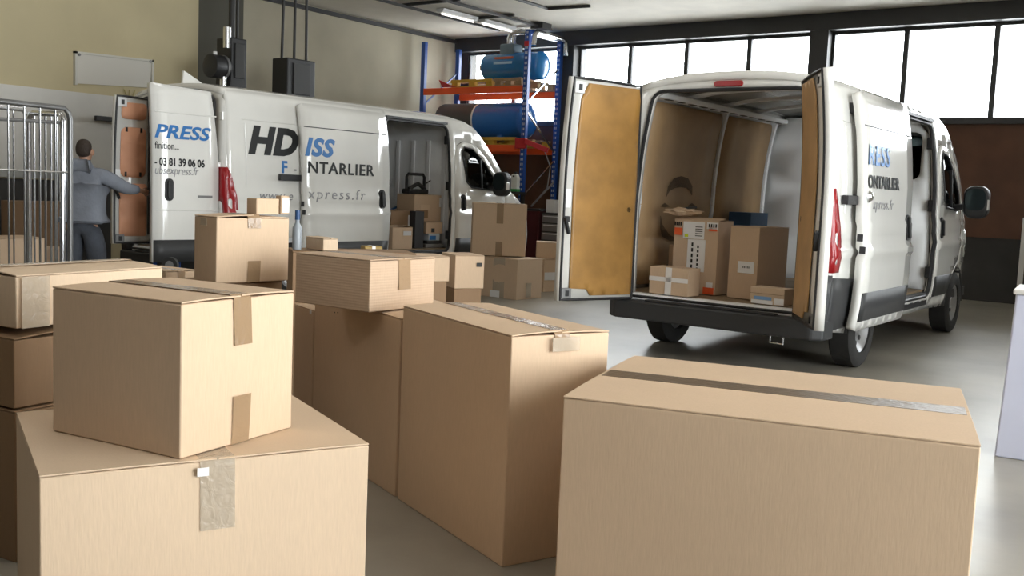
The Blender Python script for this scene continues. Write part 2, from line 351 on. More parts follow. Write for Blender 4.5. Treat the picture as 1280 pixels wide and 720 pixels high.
# world & lamps
w = bpy.data.worlds.new('daylight'); bpy.context.scene.world = w; w.use_nodes = True
bg = w.node_tree.nodes['Background']; bg.inputs[0].default_value = (.95, .98, 1.0, 1); bg.inputs[1].default_value = 12
def portal(loc, rot, sx, sy):
    l = bpy.data.lights.new('daylight_portal', 'AREA'); l.shape = 'RECTANGLE'; l.size = sx; l.size_y = sy; l.cycles.is_portal = True
    o = bpy.data.objects.new('daylight_portal', l); C.objects.link(o); o.location = loc; o.rotation_euler = rot
for a, b in GY: portal((RWX+.2, (a+b)/2, 2.3), (0, PI/2, 0), 4.05, b-a)
portal((-5.3, WY+.2, 3.57), (-PI/2, 0, 0), 16.9, 1.48)
# ------------------------------------------------------------------ vans
PZ = [(.28, .95), (.42, .98), (.60, 1.003), (.80, 1.013), (.98, 1.014), (1.015, 1.031), (1.065, 1.031), (1.10, 1.006), (1.27, 1.004), (1.31, .988), (1.6, .984), (1.9, .957), (2.06, .938), (2.085, .930), (2.25, .903), (2.36, .872), (2.43, .835)]
def prof(z):
    if z <= PZ[0][0]: return PZ[0][1]
    for (a, xa), (b, xb) in zip(PZ, PZ[1:]):
        if z <= b: return xa+(xb-xa)*(z-a)/(b-a)
    return PZ[-1][1]
def rear_y(z): return 0 if z < 1.4 else .07*((z-1.4)/1.0)**2
ZG = [z for z, x in PZ]+[.5, .7, .9, 1.18, 1.45, 1.75, 2.16]
def build_van(ex, loc, label, door_r, door_l, lined, name='delivery_van'):
    root = thing(name, label, 'van', loc)
    Y = lambda y: y+ex if y > 1.6 else y
    def sx(y, z):
        x = prof(z); f = max(0, y-(4.0+ex))/1.4; x *= 1-.15*f*f
        if y < .15: x *= 1-.02*(1-max(y, 0)/.15)**2
        return x
    ST = [(.055, 2.36, .085, 0), (.10, 2.42, .09, 0), (.3, 2.43, .09, 0), (1.2, 2.43, .09, 0), (2.2, 2.43, .09, 0), (3.0, 2.43, .09, 0), (3.4, 2.425, .09, .02), (3.65, 2.39, .085, .06), (3.85, 2.31, .08, .10), (3.98, 2.20, .075, .13)]
    WS = [(3.98, 2.20, .075, .13), (4.25, 1.93, .07, .18), (4.5, 1.67, .06, .22), (4.76, 1.40, .05, .25)]
    BN = [(4.76, 1.40, .05, .25), (5.0, 1.27, .05, .24), (5.2, 1.14, .05, .2), (5.31, .95, .03, .13), (5.36, .72, .0, .08)]
    top = [(Y(a), z) for a, z, c, b in ST]+[(Y(a), z) for a, z, c, b in WS[1:]]+[(Y(a), z) for a, z, c, b in BN[1:]]
    archf = [(Y(4.45)+.43*math.cos(a), .34+.43*math.sin(a)) for a in [i*PI/10 for i in range(11)]]
    archr = [(1.0+.42*math.cos(a), .34+.42*math.sin(a)) for a in [i*PI/10 for i in range(11)]]
    low = [(Y(5.36), .34)]+archf+[(Y(3.9), .34), (Y(3.25), .36), (1.5, .36)]+archr+[(.03, .40)]
    rear = [(rear_y(z)+.01, z) for z in (.6, .9, 1.3, 1.7, 2.0, 2.2)]
    outline = top+low+rear
    OPEN = rrect(Y(1.94), Y(3.23), .50, 2.30, .10)
    CAB = [(Y(3.34), .48), (Y(3.34), 1.85), (Y(3.40), 2.03), (Y(3.55), 2.10), (Y(3.82), 2.07), (Y(4.1), 1.86), (Y(4.38), 1.58), (Y(4.55), 1.38), (Y(4.56), 1.1), (Y(4.44), .86), (Y(4.15), .72), (Y(4.0), .56), (Y(3.97), .48)]
    WIN = [(Y(3.50), 1.94), (Y(3.56), 2.02), (Y(3.76), 2.0), (Y(4.02), 1.82), (Y(4.28), 1.56), (Y(4.33), 1.45), (Y(4.28), 1.41), (Y(3.72), 1.44), (Y(3.60), 1.52)]
    cg = lambda P, k: [(sum(p[0] for p in P)/len(P)+(u-sum(p[0] for p in P)/len(P))*k, sum(p[1] for p in P)/len(P)+(v-sum(p[1] for p in P)/len(P))*k) for u, v in P]
    gy = frange(.1, Y(5.3), .22)
    for sg in (1, -1):
        side = (lambda k, off=0: (lambda u, v: (k*(sx(u, v)+off), u, v)))(sg)
        side2 = lambda off, k=sg: (lambda u, v: (k*(sx(u, v)+off), u, v))
        holes = [cg(CAB, 1.012)]+([OPEN] if sg > 0 else [])
        sp = surface('side_panel', outline, holes, gy, ZG, side, (sg, 0, 0), WHITE, root, .045)
        cd_ = surface('cab_door', CAB, [WIN], frange(Y(3.3), Y(4.6), .15), ZG, side2(.004), (sg, 0, 0), WHITE, root, .03)
        surface('side_window', cg(WIN, 1.02), [], frange(Y(3.5), Y(4.4), .2), [1.6, 1.8], side2(-.008), (sg, 0, 0), GLASS_DARK, cd_, .006)
        MB().bar((sg*(sx(Y(3.9), 1.42)+.002), Y(3.97), 1.42), (sg*(sx(Y(3.9), 1.84)+.0), Y(3.94), 1.86), .03, .02).build('window_bar', PLASTIC, cd_)
        ws = resample(WIN, .05); MB().tube([side2(.004)(u, v) for u, v in ws+ws[:1]], .012, 6).build('window_seal', PLASTIC, cd_, True)
        def handle(y, z, par, off, k=sg):
            h = MB(); pl = rrect(y-.058, y+.058, z-.115, z+.115, .05, 5)
            h.prism(pl, lambda u, v, t: (k*(prof(v)+off+t), u, v), -.01, .012); h.prism(rrect(y-.018, y+.018, z-.085, z+.085, .017), lambda u, v, t: (k*(prof(v)+off+t), u, v), .012, .034)
            h.build('door_handle', PLASTIC, par, bevel=.004)
        handle(Y(3.52), 1.22, cd_, .004)
        surface('rubbing_strip', [(Y(3.36), .48), (Y(3.97), .48), (Y(4.05), .60), (Y(4.10), .70), (Y(3.36), .70)], [], [], [], side2(.012), (sg, 0, 0), TRIM, cd_, .012)
        # mirror
        m = MB(); mx = 1.20
        m.prism(rrect(mx-.13, mx+.13, 1.33, 1.69, .10, 5), lambda u, v, t: (sg*u, Y(4.16)+t, v), -.06, .09); m.bar((sg*.93, Y(4.16), 1.44), (sg*1.1, Y(4.16), 1.46), .10, .07)
        mo = m.build('wing_mirror', PLASTIC, root, bevel=.03)
        MB().prism(rrect(mx-.105, mx+.105, 1.42, 1.66, .08, 5), lambda u, v, t: (sg*u, Y(4.16)+t, v), -.068, -.061).build('mirror_glass', mat('mirror_dark', (.05, .07, .075), .12, .6), mo)
        MB().prism(rrect(mx+.09, mx+.135, 1.42, 1.55, .02, 3), lambda u, v, t: (sg*u, Y(4.16)+t, v), -.05, .03).build('indicator', CLEARLENS, mo, bevel=.01)
        # lower dark cladding
        surface('corner_cladding', [(.0, .40), (.58, .40), (.60, .52), (.68, .64), (.74, .72), (.74, .80), (.0, .84)], [], frange(0, .7, .1), [.5, .6, .7], side2(.012), (sg, 0, 0), TRIM, root, .02)
        surface('rubbing_strip', [(1.42, .48), (Y(1.92), .48), (Y(1.92), .72), (1.30, .72)], [], [], [], side2(.010), (sg, 0, 0), TRIM, root, .012)
        # lamps
        tl = [(-.02, .88), (.13, .88), (.15, 1.0), (.14, 1.22), (.08, 1.44), (.02, 1.55), (-.015, 1.55)]
        lamp_ = surface('tail_light', tl, [], [.05, .1], ZG, lambda u, v: (sg*(prof(v)+.008), u, v), (sg, 0, 0), REDLENS, root, .03)
        RL = [(.845, .88), (1.012, .88), (1.014, 1.0), (1.012, 1.25), (1.008, 1.46), (1.0, 1.55), (.90, 1.55), (.85, 1.3)]
        surface('rear_lens', RL, [rrect(.872, .955, .97, 1.17, .04, 4)], [], ZG, lambda u, v: (sg*(u+(prof(v)-1.01)), -.024, v), (0, -1, 0), REDLENS, lamp_, .03)
        surface('rear_cladding', [(.79, .42), (1.012, .42), (1.012, .86), (.80, .86)], [], [], [], lambda u, v: (sg*(u+(prof(v)-1.01)), -.018, v), (0, -1, 0), TRIM, root, .03)
        surface('reversing_lens', rrect(.872, .955, .97, 1.17, .04, 4), [], [], ZG, lambda u, v: (sg*(u+(prof(v)-1.01)), -.026, v), (0, -1, 0), CLEARLENS, lamp_, .02)
        surface('reversing_lens', rrect(.012, .065, .95, 1.20, .022, 4), [], [], ZG, lambda u, v: (sg*(prof(v)+.012), u, v), (sg, 0, 0), CLEARLENS, lamp_, .008)
        hl = [(Y(4.80), 1.16), (Y(4.98), 1.20), (Y(5.22), 1.0), (Y(5.28), .84), (Y(5.05), .86)]
        surface('headlight', hl, [], [], [], side2(.008), (sg, 0, 0), HEADL, root, .03)
        # wheels
        for wy in (1.0, Y(4.45)):
            r = .345
            ty = MB().lathe([(r*.62, -.10), (r*.80, -.108), (r*.93, -.10), (r, -.08), (r, .08), (r*.93, .10), (r*.80, .108), (r*.62, .10), (r*.60, 0), (r*.62, -.10)], (sg*.895, wy, r), (sg, 0, 0), 36, False).build('tyre', RUBBER, None, True)
            wh = bpy.data.objects.new('wheel', ty.data); bpy.data.objects.remove(ty); C.objects.link(wh); wh.parent = root
            MB().lathe([(.02, .055), (.055, .075), (.07, .05), (.10, .03), (.16, .045), (.19, .07), (.215, .085), (.222, .08), (.222, -.06), (.02, -.06)], (sg*.895, wy, r), (sg, 0, 0), 30).build('rim', STEEL, wh, True)
            for k in range(8):
                a = k*PI/4; MB().lathe([(.022, 0), (.022, .012)], (sg*(.895+.036), wy+.135*math.cos(a), r+.135*math.sin(a)), (sg, 0, 0), 8).build('rim_hole', DARKST, wh)
            wa = MB(); q_ = [(k*PI/14) for k in range(15)]
            wa.add([(sg*x, wy+.44*math.cos(a), .34+.44*math.sin(a)) for x in (.70, .985) for a in q_], [(k, k+1, 15+k+1, 15+k) for k in range(14)])
            wo = wa.build('wheel_arch', DARKST, root, True); sm_ = wo.modifiers.new('thickness', 'SOLIDIFY'); sm_.thickness = .012
        # press lines on the bodywork
        pl = MB()
        for z in (2.10,): pl.tube([side2(.0)(y, z) for y in frange(.25, Y(1.85) if sg > 0 else Y(3.2), .2)], .006, 6)
        pl.build('press_line', WHITE, root, True); MB().tube([side2(0)(.28, z) for z in frange(1.36, 2.06, .1)], .006, 6).build('press_line', WHITE, root, True)
        # rear body hinges
        for z in (.75, 1.55, 2.12):
            MB().box(sg*.86-.03, sg*.86+.03, -.025+rear_y(z), .05+rear_y(z), z-.05, z+.05).build('hinge', WHITE, root, bevel=.01)
    # slide rail on the right flank
    MB().bar((1.02, .74 if ex > .3 else .16, 1.465), (1.02, Y(1.93), 1.465), .05, .075).build('slide_rail', PLASTIC, root, bevel=.006)
    MB().bar((.915, Y(1.2), 2.24), (.915, Y(1.93), 2.24), .03, .03).build('slide_rail', PLASTIC, root)
    # roof, screen, bonnet
    def loft(name, S, m, par, thick, off=0):
        NX = 14; vs = []; fs = []
        for a, z, c, b in S:
            y = Y(a); hw = sx(y, z)
            for i in range(NX+1):
                t = -1+2*i/NX; k = 1-abs(t)**2.6
                vs.append((hw*t*(1-.0), y+b*k+off, z+c*k+off*.6))
        for j in range(len(S)-1):
            for i in range(NX): fs.append((j*(NX+1)+i, j*(NX+1)+i+1, (j+1)*(NX+1)+i+1, (j+1)*(NX+1)+i))
        me = bpy.data.meshes.new(name); me.from_pydata(vs, [], fs); me.materials.append(m); o = link(name, me, par, True)
        s = o.modifiers.new('thickness', 'SOLIDIFY'); s.thickness = thick; s.offset = -1
        return o
    loft('roof', ST, WHITE, root, .03); loft('windscreen', WS, GLASS_DARK, root, .008); bon = loft('bonnet', BN, WHITE, root, .02)
    MB().box(-.42, .42, Y(5.37), Y(5.44), .62, .86).build('grille', PLASTIC, root, bevel=.02)
    fb = MB(); P = [(-.86, Y(5.02)), (-.82, Y(5.3)), (-.4, Y(5.44)), (.4, Y(5.44)), (.82, Y(5.3)), (.86, Y(5.02))]
    fb.prism(P, lambda u, v, t: (u, v, t), .24, .60); fb.build('front_bumper', TRIM, root, bevel=.03)
    # rear frame round the opening
    zs = [.42, .6, .8, 1.0, 1.2, 1.4, 1.6, 1.8, 2.0, 2.2, 2.36]
    L = [(-sx(.02, z), z) for z in zs]; Rr = [(sx(.02, z), z) for z in zs[::-1]]
    hw = sx(.05, 2.36); arch_ = [(hw*t, 2.36+.085*(1-abs(t)**2.6)) for t in frange(-1, 1, .2)[1:-1]]
    RO = [(-.78, .53), (.78, .53)]+[(.79, 1.3), (.75, 1.9)]+arc(.60, 2.24, .11, 0, PI/2, 4)+arc(-.60, 2.24, .11, PI/2, PI, 4)+[(-.75, 1.9), (-.79, 1.3)]
    surface('rear_frame', L+arch_+Rr, [RO], [], zs, lambda u, v: (u, rear_y(v), v), (0, -1, 0), WHITE, root, .07, smooth=True)
    sl = resample(RO, .08); MB().tube([(u, rear_y(v)-.008, v) for u, v in sl+sl[:1]], .016, 6).build('door_seal', PLASTIC, root, True)
    MB().prism(rrect(-.13, .13, 2.375, 2.425, .02, 3), lambda u, v, t: (u, rear_y(v)+t, v), -.022, .01).build('brake_light', REDLENS, root, bevel=.008)
    # bumper with step
    P = [(-1.0, .18), (-.99, -.03), (-.90, -.10), (.90, -.10), (.99, -.03), (1.0, .18)]
    bmp = MB().prism(P, lambda u, v, t: (u, v, t), .33, .50).build('rear_bumper', TRIM, root, bevel=.02)
    MB().box(-.6, .6, -.09, -.02, .50, .515).build('step_tread', PLASTIC, bmp, bevel=.004)
    MB().box(-.80, .80, -.015, .09, .50, .558).build('rear_sill', WHITE_IN, root, bevel=.008)
    MB().tube([(.55, -.03, .34), (.55, -.03, .27), (.67, -.05, .27), (.67, -.05, .33)], .008, 6).build('tow_hook', CHROME, root, True)
    MB().box(-.96, .96, .08, Y(5.1), .40, .50).build('chassis', DARKST, root)
    MB().tube([(-.87, 1.0, .345), (.87, 1.0, .345)], .05, 10).build('axle', DARKST, root); MB().tube([(-.87, Y(4.45), .345), (.87, Y(4.45), .345)], .05, 10).build('axle', DARKST, root)
    MB().box(-.93, .93, .09, Y(3.24), .50, .56).build('cargo_floor', CARGO, root)
    # inside
    pillars = [.22, 1.80, Y(3.15)] if lined else [.25]+frange(1.0, Y(3.1), .62)
    for sg in (-1, 1):
        for y in pillars:
            if sg > 0 and y > 1.9: continue
            p = MB()
            for z0, z1 in zip(frange(.56, 2.34, .2), frange(.56, 2.34, .2)[1:]):
                p.bar((sg*(prof(z0)-.085), y, z0), (sg*(prof(z1)-.085), y, z1), .07, .05, (0, 1, 0))
            po = p.build('wall_pillar', WHITE_IN, root, bevel=.006)
            for z in (.95, 1.3, 1.62, 1.95): MB().prism(rrect(y-.012, y+.012, z-.03, z+.03, .011, 3), lambda u, v, t: (sg*(prof(v)-.112-t), u, v), -.002, .004).build('slot', PLASTIC, po)
        ab = lambda off: (lambda u, v, k=sg: (k*(prof(v)-off), u, v))
        end = 1.9 if sg > 0 else Y(3.2)
        if lined:
            ys = [.26, 1.76, 1.84, Y(3.1)]
            for a, b in ((ys[0], ys[1]), (ys[2], ys[3])):
                if sg > 0 and a > 1.5: continue
                lp = surface('wall_lining', rrect(a, b, .60, 2.29, .08, 4), [], frange(a, b, .3), ZG, ab(.10), (-sg, 0, 0), LINING, root, .008, smooth=True)
        else:
            surface('wall_liner', [(.2, .58), (end, .58), (end, 2.3), (.2, 2.3)], [], frange(.2, end, .3), ZG, ab(.06), (-sg, 0, 0), WHITE_IN, root, .006)
            rb = MB()
            for y in frange(.5, end-.1, .21):
                for z0, z1 in ((.75, 1.2), (1.36, 1.62), (1.72, 2.1)):
                    rb.bar((sg*(prof(z0)-.07), y, z0), (sg*(prof(z1)-.07), y, z1), .06, .03, (0, 1, 0))
            rb.build('wall_rib', WHITE_IN, root, bevel=.01)
    for sg in (-1, 1):
        rl = MB().bar((sg*.72, .12, 2.33), (sg*.72, Y(3.2), 2.33), .12, .05).build('roof_rail', WHITE_IN, root, bevel=.01)
        for y in frange(.35, Y(3.0), .24): MB().prism(rrect(y-.06, y+.06, -.025, .025, .02, 3), lambda u, v, t: (sg*(.70+v), u, 2.304+t), -.004, .003).build('slot', PLASTIC, rl)
    for y in (.9, 1.7, Y(2.5)):
        p = MB()
        for a, b in zip(frange(-.78, .78, .26), frange(-.78, .78, .26)[1:]):
            h_ = lambda x: 2.40+.085*(1-(abs(x)/.85)**2.6)-.045
            p.bar((a, y, h_(a)), (b, y, h_(b)), .09, .025)
        p.build('roof_bow', WHITE_IN, root)
    yb = Y(3.26 if lined else 3.36)
    BH = [(-prof(z)+.06, z) for z in (.56, .9, 1.3, 1.7, 2.0, 2.2)]+[(-.70, 2.38), (.70, 2.38)]+[(prof(z)-.06, z) for z in (2.2, 2.0, 1.7, 1.3, .9, .56)]
    hole = [rrect(.10, .80, 1.72, 2.22, .08)] if lined else []
    surface('bulkhead', BH, hole, frange(-.8, .8, .4), [1.0, 1.6, 2.1], lambda u, v: (u, yb, v), (0, -1, 0), WHITE_IN, root, .02)
    for x in (-.75, -.45, -.15, .15, .45, .75):
        if not lined: MB().box(x-.035, x+.035, yb-.025, yb, .75, 2.1).build('bulkhead_rib', WHITE_IN, root, bevel=.01)
    for x in (-.45, .45):
        st_ = MB().box(x-.24, x+.24, Y(3.5), Y(4.0), .75, .98); st_.box(x-.23, x+.23, Y(3.42), Y(3.58), .95, 1.6); st_.box(x-.13, x+.13, Y(3.42), Y(3.52), 1.62, 1.85)
        st_.build('seat', PLASTIC, root, bevel=.04)
    MB().box(-.8, .8, Y(4.5), Y(4.9), .9, 1.33).build('dashboard', PLASTIC, root, bevel=.04)
    # jamb of the side opening: black seal, white step
    so = resample(OPEN, .09); MB().tube([(sx(u, v)-.012, u, v) for u, v in so+so[:1]], .022, 6).build('door_seal', PLASTIC, root, True)
    MB().box(.80, .985, Y(1.95), Y(3.22), .40, .54).build('side_step', PLASTIC, root, bevel=.01)
    MB().bar((.90, Y(1.95), 2.33), (.90, Y(3.2), 2.33), .05, .03).build('slide_rail', PLASTIC, root)
    for z in (.75, 1.45, 2.1): MB().box(prof(z)-.07, prof(z)-.01, Y(3.205), Y(3.25), z-.06, z+.06).build('door_catch', PLASTIC, root, bevel=.008)
    # sliding door, pushed back along the flank
    d0, d1 = (.42, 1.86) if ex < .3 else (1.05, 2.52); OFF = .115
    DO = rrect(d0, d1, .38, 2.36, .05)
    sd = surface('sliding_door', DO, [], frange(d0, d1, .2), ZG+[2.085], lambda u, v: (prof(v)+OFF, u, v), (1, 0, 0), WHITE, root, .07)
    sf = lambda off: (lambda u, v, t=0: (prof(v)+OFF+off+t, u, v))
    h = MB(); y = d1-.14; h.prism(rrect(y-.058, y+.058, 1.12, 1.36, .05, 5), sf(0), -.01, .012); h.prism(rrect(y-.02, y+.02, 1.14, 1.34, .018), sf(0), .012, .036); h.build('door_handle', PLASTIC, sd, bevel=.004)
    surface('rubbing_strip', [(d0+.03, .46), (d1-.03, .46), (d1-.03, .70), (d0+.03, .70)], [], frange(d0, d1, .2), [], sf(.012), (1, 0, 0), TRIM, sd, .012)
    pl = MB().tube([sf(0)(y, 2.08) for y in frange(d0+.02, d1-.02, .2)], .006, 6); pl.build('press_line', TRIM, sd, True)
    for z in (2.22, 1.465, .45): MB().box(prof(z)-.02, prof(z)+OFF-.05, d0+.04, d0+.16, z-.045, z+.045).build('roller_arm', PLASTIC, sd, bevel=.01)
    for z in (1.06, 1.16): MB().box(prof(z)+OFF-.06, prof(z)+OFF-.01, d0-.012, d0+.002, z-.03, z+.03).build('door_catch', PLASTIC, sd, bevel=.004)
    # rear doors, swung open on hinges unless a free position is given
    def rear_door(sg, phi, kind, hinge=None, rot=None, z0=.50, z1=2.385, W=.80, HX=.85, FL=0):
        K = (z1-z0)/1.885; zz = lambda z: z0+(z-.5)*K
        OUT = [(0, z0), (W, z0), (W, zz(2.40)), (.08, zz(2.37)), (.05, zz(2.1)), (.01, zz(1.6))]
        e = lambda u, v: (-sg*u, rear_y(.5+(v-z0)/K)-.012, v)
        zl = [zz(z) for z in (.8, 1.1, 1.4, 1.6, 1.8, 2.0, 2.15, 2.3)]
        hx, hy = hinge if hinge else (sg*HX, -.02)
        d = surface('rear_door', OUT, [], frange(.15, W, .2), zl, e, (0, -1, 0), WHITE, root, 0, loc=(hx, hy, 0), rz=rot if rot is not None else sg*math.radians(phi))
        s = d.modifiers.new('thickness', 'SOLIDIFY'); s.thickness = .07; s.offset = -1
        inn = lambda off: (lambda u, v, t=0: (-sg*u, rear_y(.5+(v-z0)/K)+.058+off+t, v))
        if kind == 'ply':
            IN = [(.03, zz(.545))]+[(W-.32-FL*.5, zz(.545)), (W-.28-FL*.5, zz(.60)), (W-.095-FL, zz(.61)), (W-.09-FL, zz(1.4)), (W-.10-FL, zz(2.22)), (W-.16-FL, zz(2.35)), (.10, zz(2.345)), (.075, zz(2.25)), (.03, zz(1.6))]
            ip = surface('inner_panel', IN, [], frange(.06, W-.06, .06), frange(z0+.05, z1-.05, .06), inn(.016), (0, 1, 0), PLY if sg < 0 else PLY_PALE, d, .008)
            MB().lathe([(.022, 0), (.022, .006)], inn(.01)(.10, zz(1.3)), (0, 1, 0), 12).build('pull_hole', PLASTIC, ip)
        elif kind == 'panels':
            for P in (rrect(.20*W, .85*W, zz(2.10), zz(2.31), .05), rrect(.18*W, .84*W, zz(1.36), zz(2.0), .07), rrect(.14*W, .86*W, zz(.60), zz(1.28), .03)):
                surface('inner_panel', P, [], frange(.1, W-.1, .1), zl, inn(.014), (0, 1, 0), ORANGE_PANEL, d, .006)
            cl = MB()
            for u in (.32*W, .70*W):
                for z in (1.40, 1.97): p = inn(.006)(u, zz(z)); cl.box(p[0]-.012, p[0]+.012, p[1]-.004, p[1]+.012, p[2]-.025, p[2]+.025)
            cl.build('panel_clip', PLASTIC, d)
            MB().tube([inn(.03)(.05, z) for z in (zz(.62), zz(1.0), zz(1.5), zz(2.0))], .012, 6).build('lock_rod', DARKST, d, True)
            MB().box(-sg*.0-.06, -sg*.0+.06, .06, .10, zz(1.20), zz(1.24)).build('inner_handle', PLASTIC, d, bevel=.01)
        # free-edge ironmongery
        lt = MB(); p = inn(0)(W-.045, zz(1.38)); lt.box(p[0]-.03, p[0]+.03, p[1]-.004, p[1]+.014, zz(1.30), zz(1.46)); lt.build('latch_plate', WHITE_IN, d, bevel=.006)
        hd = MB(); p = inn(0)(W-.04, zz(1.18)); hd.bar((p[0]-sg*.03, p[1]+.03, zz(1.22)), (p[0]+sg*.02, p[1]+.02, zz(1.08)), .03, .02); hd.box(p[0]-.02, p[0]+.02, p[1]-.01, p[1]+.03, zz(1.18), zz(1.23)); hd.build('inner_handle', PLASTIC, d, bevel=.004)
        for zc, a in ((zz(2.31), .05), (zz(.57), .045)):
            c = MB(); p = inn(0)(W-.07, zc); c.box(p[0]-.05, p[0]+.05, p[1]-.004, p[1]+.02, zc-a, zc+a); co = c.build('lock_corner', GREYM if zc < 1 else WHITE_IN, d, bevel=.008)
            MB().box(p[0]-.015, p[0]+.015, p[1]+.02, p[1]+.03, zc-.025, zc+.025).build('lock_slot', PLASTIC, co)
        so_ = resample(OUT, .1); MB().tube([inn(.004)(min(max(u, .012), W-.012), min(max(v, z0+.012), z1)) for u, v in so_+so_[:1]], .012, 6).build('door_seal', PLASTIC, d, True)
        return d, e, K
    dr = rear_door(1, door_r[0], door_r[1], **door_r[2]); dl = rear_door(-1, door_l[0], door_l[1], **door_l[2])
    return root, sd, sf, sx, dr, dl

# the van on the right: rear doors wide open towards the camera
RV, sd, sf, sx, dr, dl = build_van(0, (-3.59, 7.88, 0), 'white delivery van on the right, tail doors open on parcels and plywood lining', (121, 'ply', {'HX': .79, 'FL': .13}), (112, 'ply', {'HX': .81}), True, name='delivery_van')
text_mesh('RESS', .165, BLUE_PAINT, lambda u, v, t: sf(.010)(.47+u, 1.765+v, t), sd, shear=.2, bold=.002, width=.62, space=1.15)
text_mesh('ONTARLIER', .10, BLACK_VINYL, lambda u, v, t: sf(.007)(.46+u, 1.575+v, t), sd, bold=.004, width=.92)
text_mesh('xpress.fr', .085, GREY_VINYL, lambda u, v, t: sf(.007)(.62+u, 1.40+v, t), sd, shear=.2, width=.60, space=1.2)
MB().lathe([(.045, 0), (.05, .01), (.03, .035), (.001, .045)], sf(0)(.50, 1.50), (1, 0, 0), 16).build('lock_cap', CHROME, sd, True)
# dark smudges worn into the left lining of this van
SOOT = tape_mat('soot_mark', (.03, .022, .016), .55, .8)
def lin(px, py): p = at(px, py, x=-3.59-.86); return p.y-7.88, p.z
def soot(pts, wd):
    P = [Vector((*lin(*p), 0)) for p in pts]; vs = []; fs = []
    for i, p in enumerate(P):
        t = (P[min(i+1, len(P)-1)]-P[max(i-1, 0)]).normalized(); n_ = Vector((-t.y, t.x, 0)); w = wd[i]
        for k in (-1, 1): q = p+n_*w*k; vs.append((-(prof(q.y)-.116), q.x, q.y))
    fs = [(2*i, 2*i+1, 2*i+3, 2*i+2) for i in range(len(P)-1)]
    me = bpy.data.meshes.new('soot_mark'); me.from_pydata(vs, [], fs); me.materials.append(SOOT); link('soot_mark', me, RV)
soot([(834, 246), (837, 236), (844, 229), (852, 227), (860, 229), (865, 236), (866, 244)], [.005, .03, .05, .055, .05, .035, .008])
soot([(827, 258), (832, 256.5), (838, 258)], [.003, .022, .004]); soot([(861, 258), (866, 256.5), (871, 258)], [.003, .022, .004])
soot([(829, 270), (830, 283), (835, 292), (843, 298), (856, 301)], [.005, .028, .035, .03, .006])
# the van on the left, parked along the khaki wall
LX, LY = -10.15, 7.13
Pr = at(187, 212, d=11.25); Pl = at(139, 211, d=10.95); rot = math.atan2(Pl.y-Pr.y, Pl.x-Pr.x)
LV, sd, sf, sx, dr, dl = build_van(.68, (LX, LY, 0), 'white lettered delivery van parked on the left, side door slid open on boxes inside', (86, 'ply', {'W': .80, 'HX': .885}),
    (0, 'panels', {'hinge': (Pr.x-LX, Pr.y-LY), 'rot': rot, 'z0': .655, 'z1': 2.27, 'W': (Pl.xy-Pr.xy).length}), False, name='delivery_van')  # orange-panelled door stands free in front of the van, off its hinges
rp = [o for o in LV.children if o.name.startswith('side_panel')][0]
pf = lambda y0, z0: (lambda u, v, t: (sx(y0+u, z0+v)+.003+t, y0+u, z0+v))
df = lambda y0, z0: (lambda u, v, t: sf(.003)(y0+u, z0+v, t))
text_mesh('HD', .29, BLACK_VINYL, pf(.31, 1.735), rp, shear=.28, bold=.022, width=.76, space=1.06)
text_mesh('F', .135, BLUE_PAINT, pf(.80, 1.52), rp, bold=.006)
text_mesh('-', .12, BLACK_VINYL, pf(.98, 1.52), rp)
text_mesh('www.e', .10, GREY_VINYL, pf(.46, 1.20), rp, shear=.22, width=.50, space=1.1)
text_mesh('ISS', .20, BLUE_PAINT, df(1.06, 1.745), sd, shear=.28, bold=.012, width=.50, space=1.08)
text_mesh('NTARLIER', .135, BLACK_VINYL, df(1.10, 1.535), sd, shear=.04, bold=.004, width=1.13, space=1.1)
text_mesh('xpress.fr', .125, GREY_VINYL, df(1.09, 1.225), sd, shear=.2, width=.98, space=1.25)
d, e, K = dr
ef = lambda u0, z0: (lambda u, v, t: (lambda p: (p[0], p[1]-.003-t, p[2]))(e(u0-u, z0+v)))
text_mesh('PRESS', .135, BLUE_PAINT, ef(.785, 1.83), d, shear=.26, bold=.005, width=.68)
text_mesh('finition...', .075, BLACK_VINYL, ef(.785, 1.71), d, width=.28)
text_mesh('- 03 81 39 06 06', .08, BLACK_VINYL, ef(.79, 1.535), d, bold=.003, width=.60)
text_mesh('ubsexpress.fr', .085, GREY_VINYL, ef(.785, 1.445), d, shear=.2, width=.52)
hm = MB(); hm.prism(rrect(.57, .67, 1.16, 1.40, .045, 5), lambda u, v, t: (-u, rear_y(v)-.014-t, v), 0, .012); hm.prism(rrect(.595, .645, 1.18, 1.38, .02), lambda u, v, t: (-u, rear_y(v)-.014-t, v), .012, .034)
hm.build('door_handle', PLASTIC, d, bevel=.004)
MB().box(-.27, -.09, -.02, -.012, 1.20, 1.226).build('badge', GREYM, d)
surface('rubbing_strip', [(.0, .50), (.80, .50), (.80, .74), (.0, .74)], [], [], [], lambda u, v: (-u, -.026, v), (0, -1, 0), TRIM, d, .012)
for z in (2.10, 1.06): MB().tube([e(u, z) for u in frange(.03, .77, .1)], .008, 6).build('press_line', WHITE, d, True)
MB().prism([(.35, 2.50), (.80, 2.50), (.42, 2.68), (.37, 2.70)], lambda u, v, t: (t, u, v), -.35, -.31).build('white_wedge', WHITE, LV, bevel=.006)  # small white wedge standing above the roof near the tail
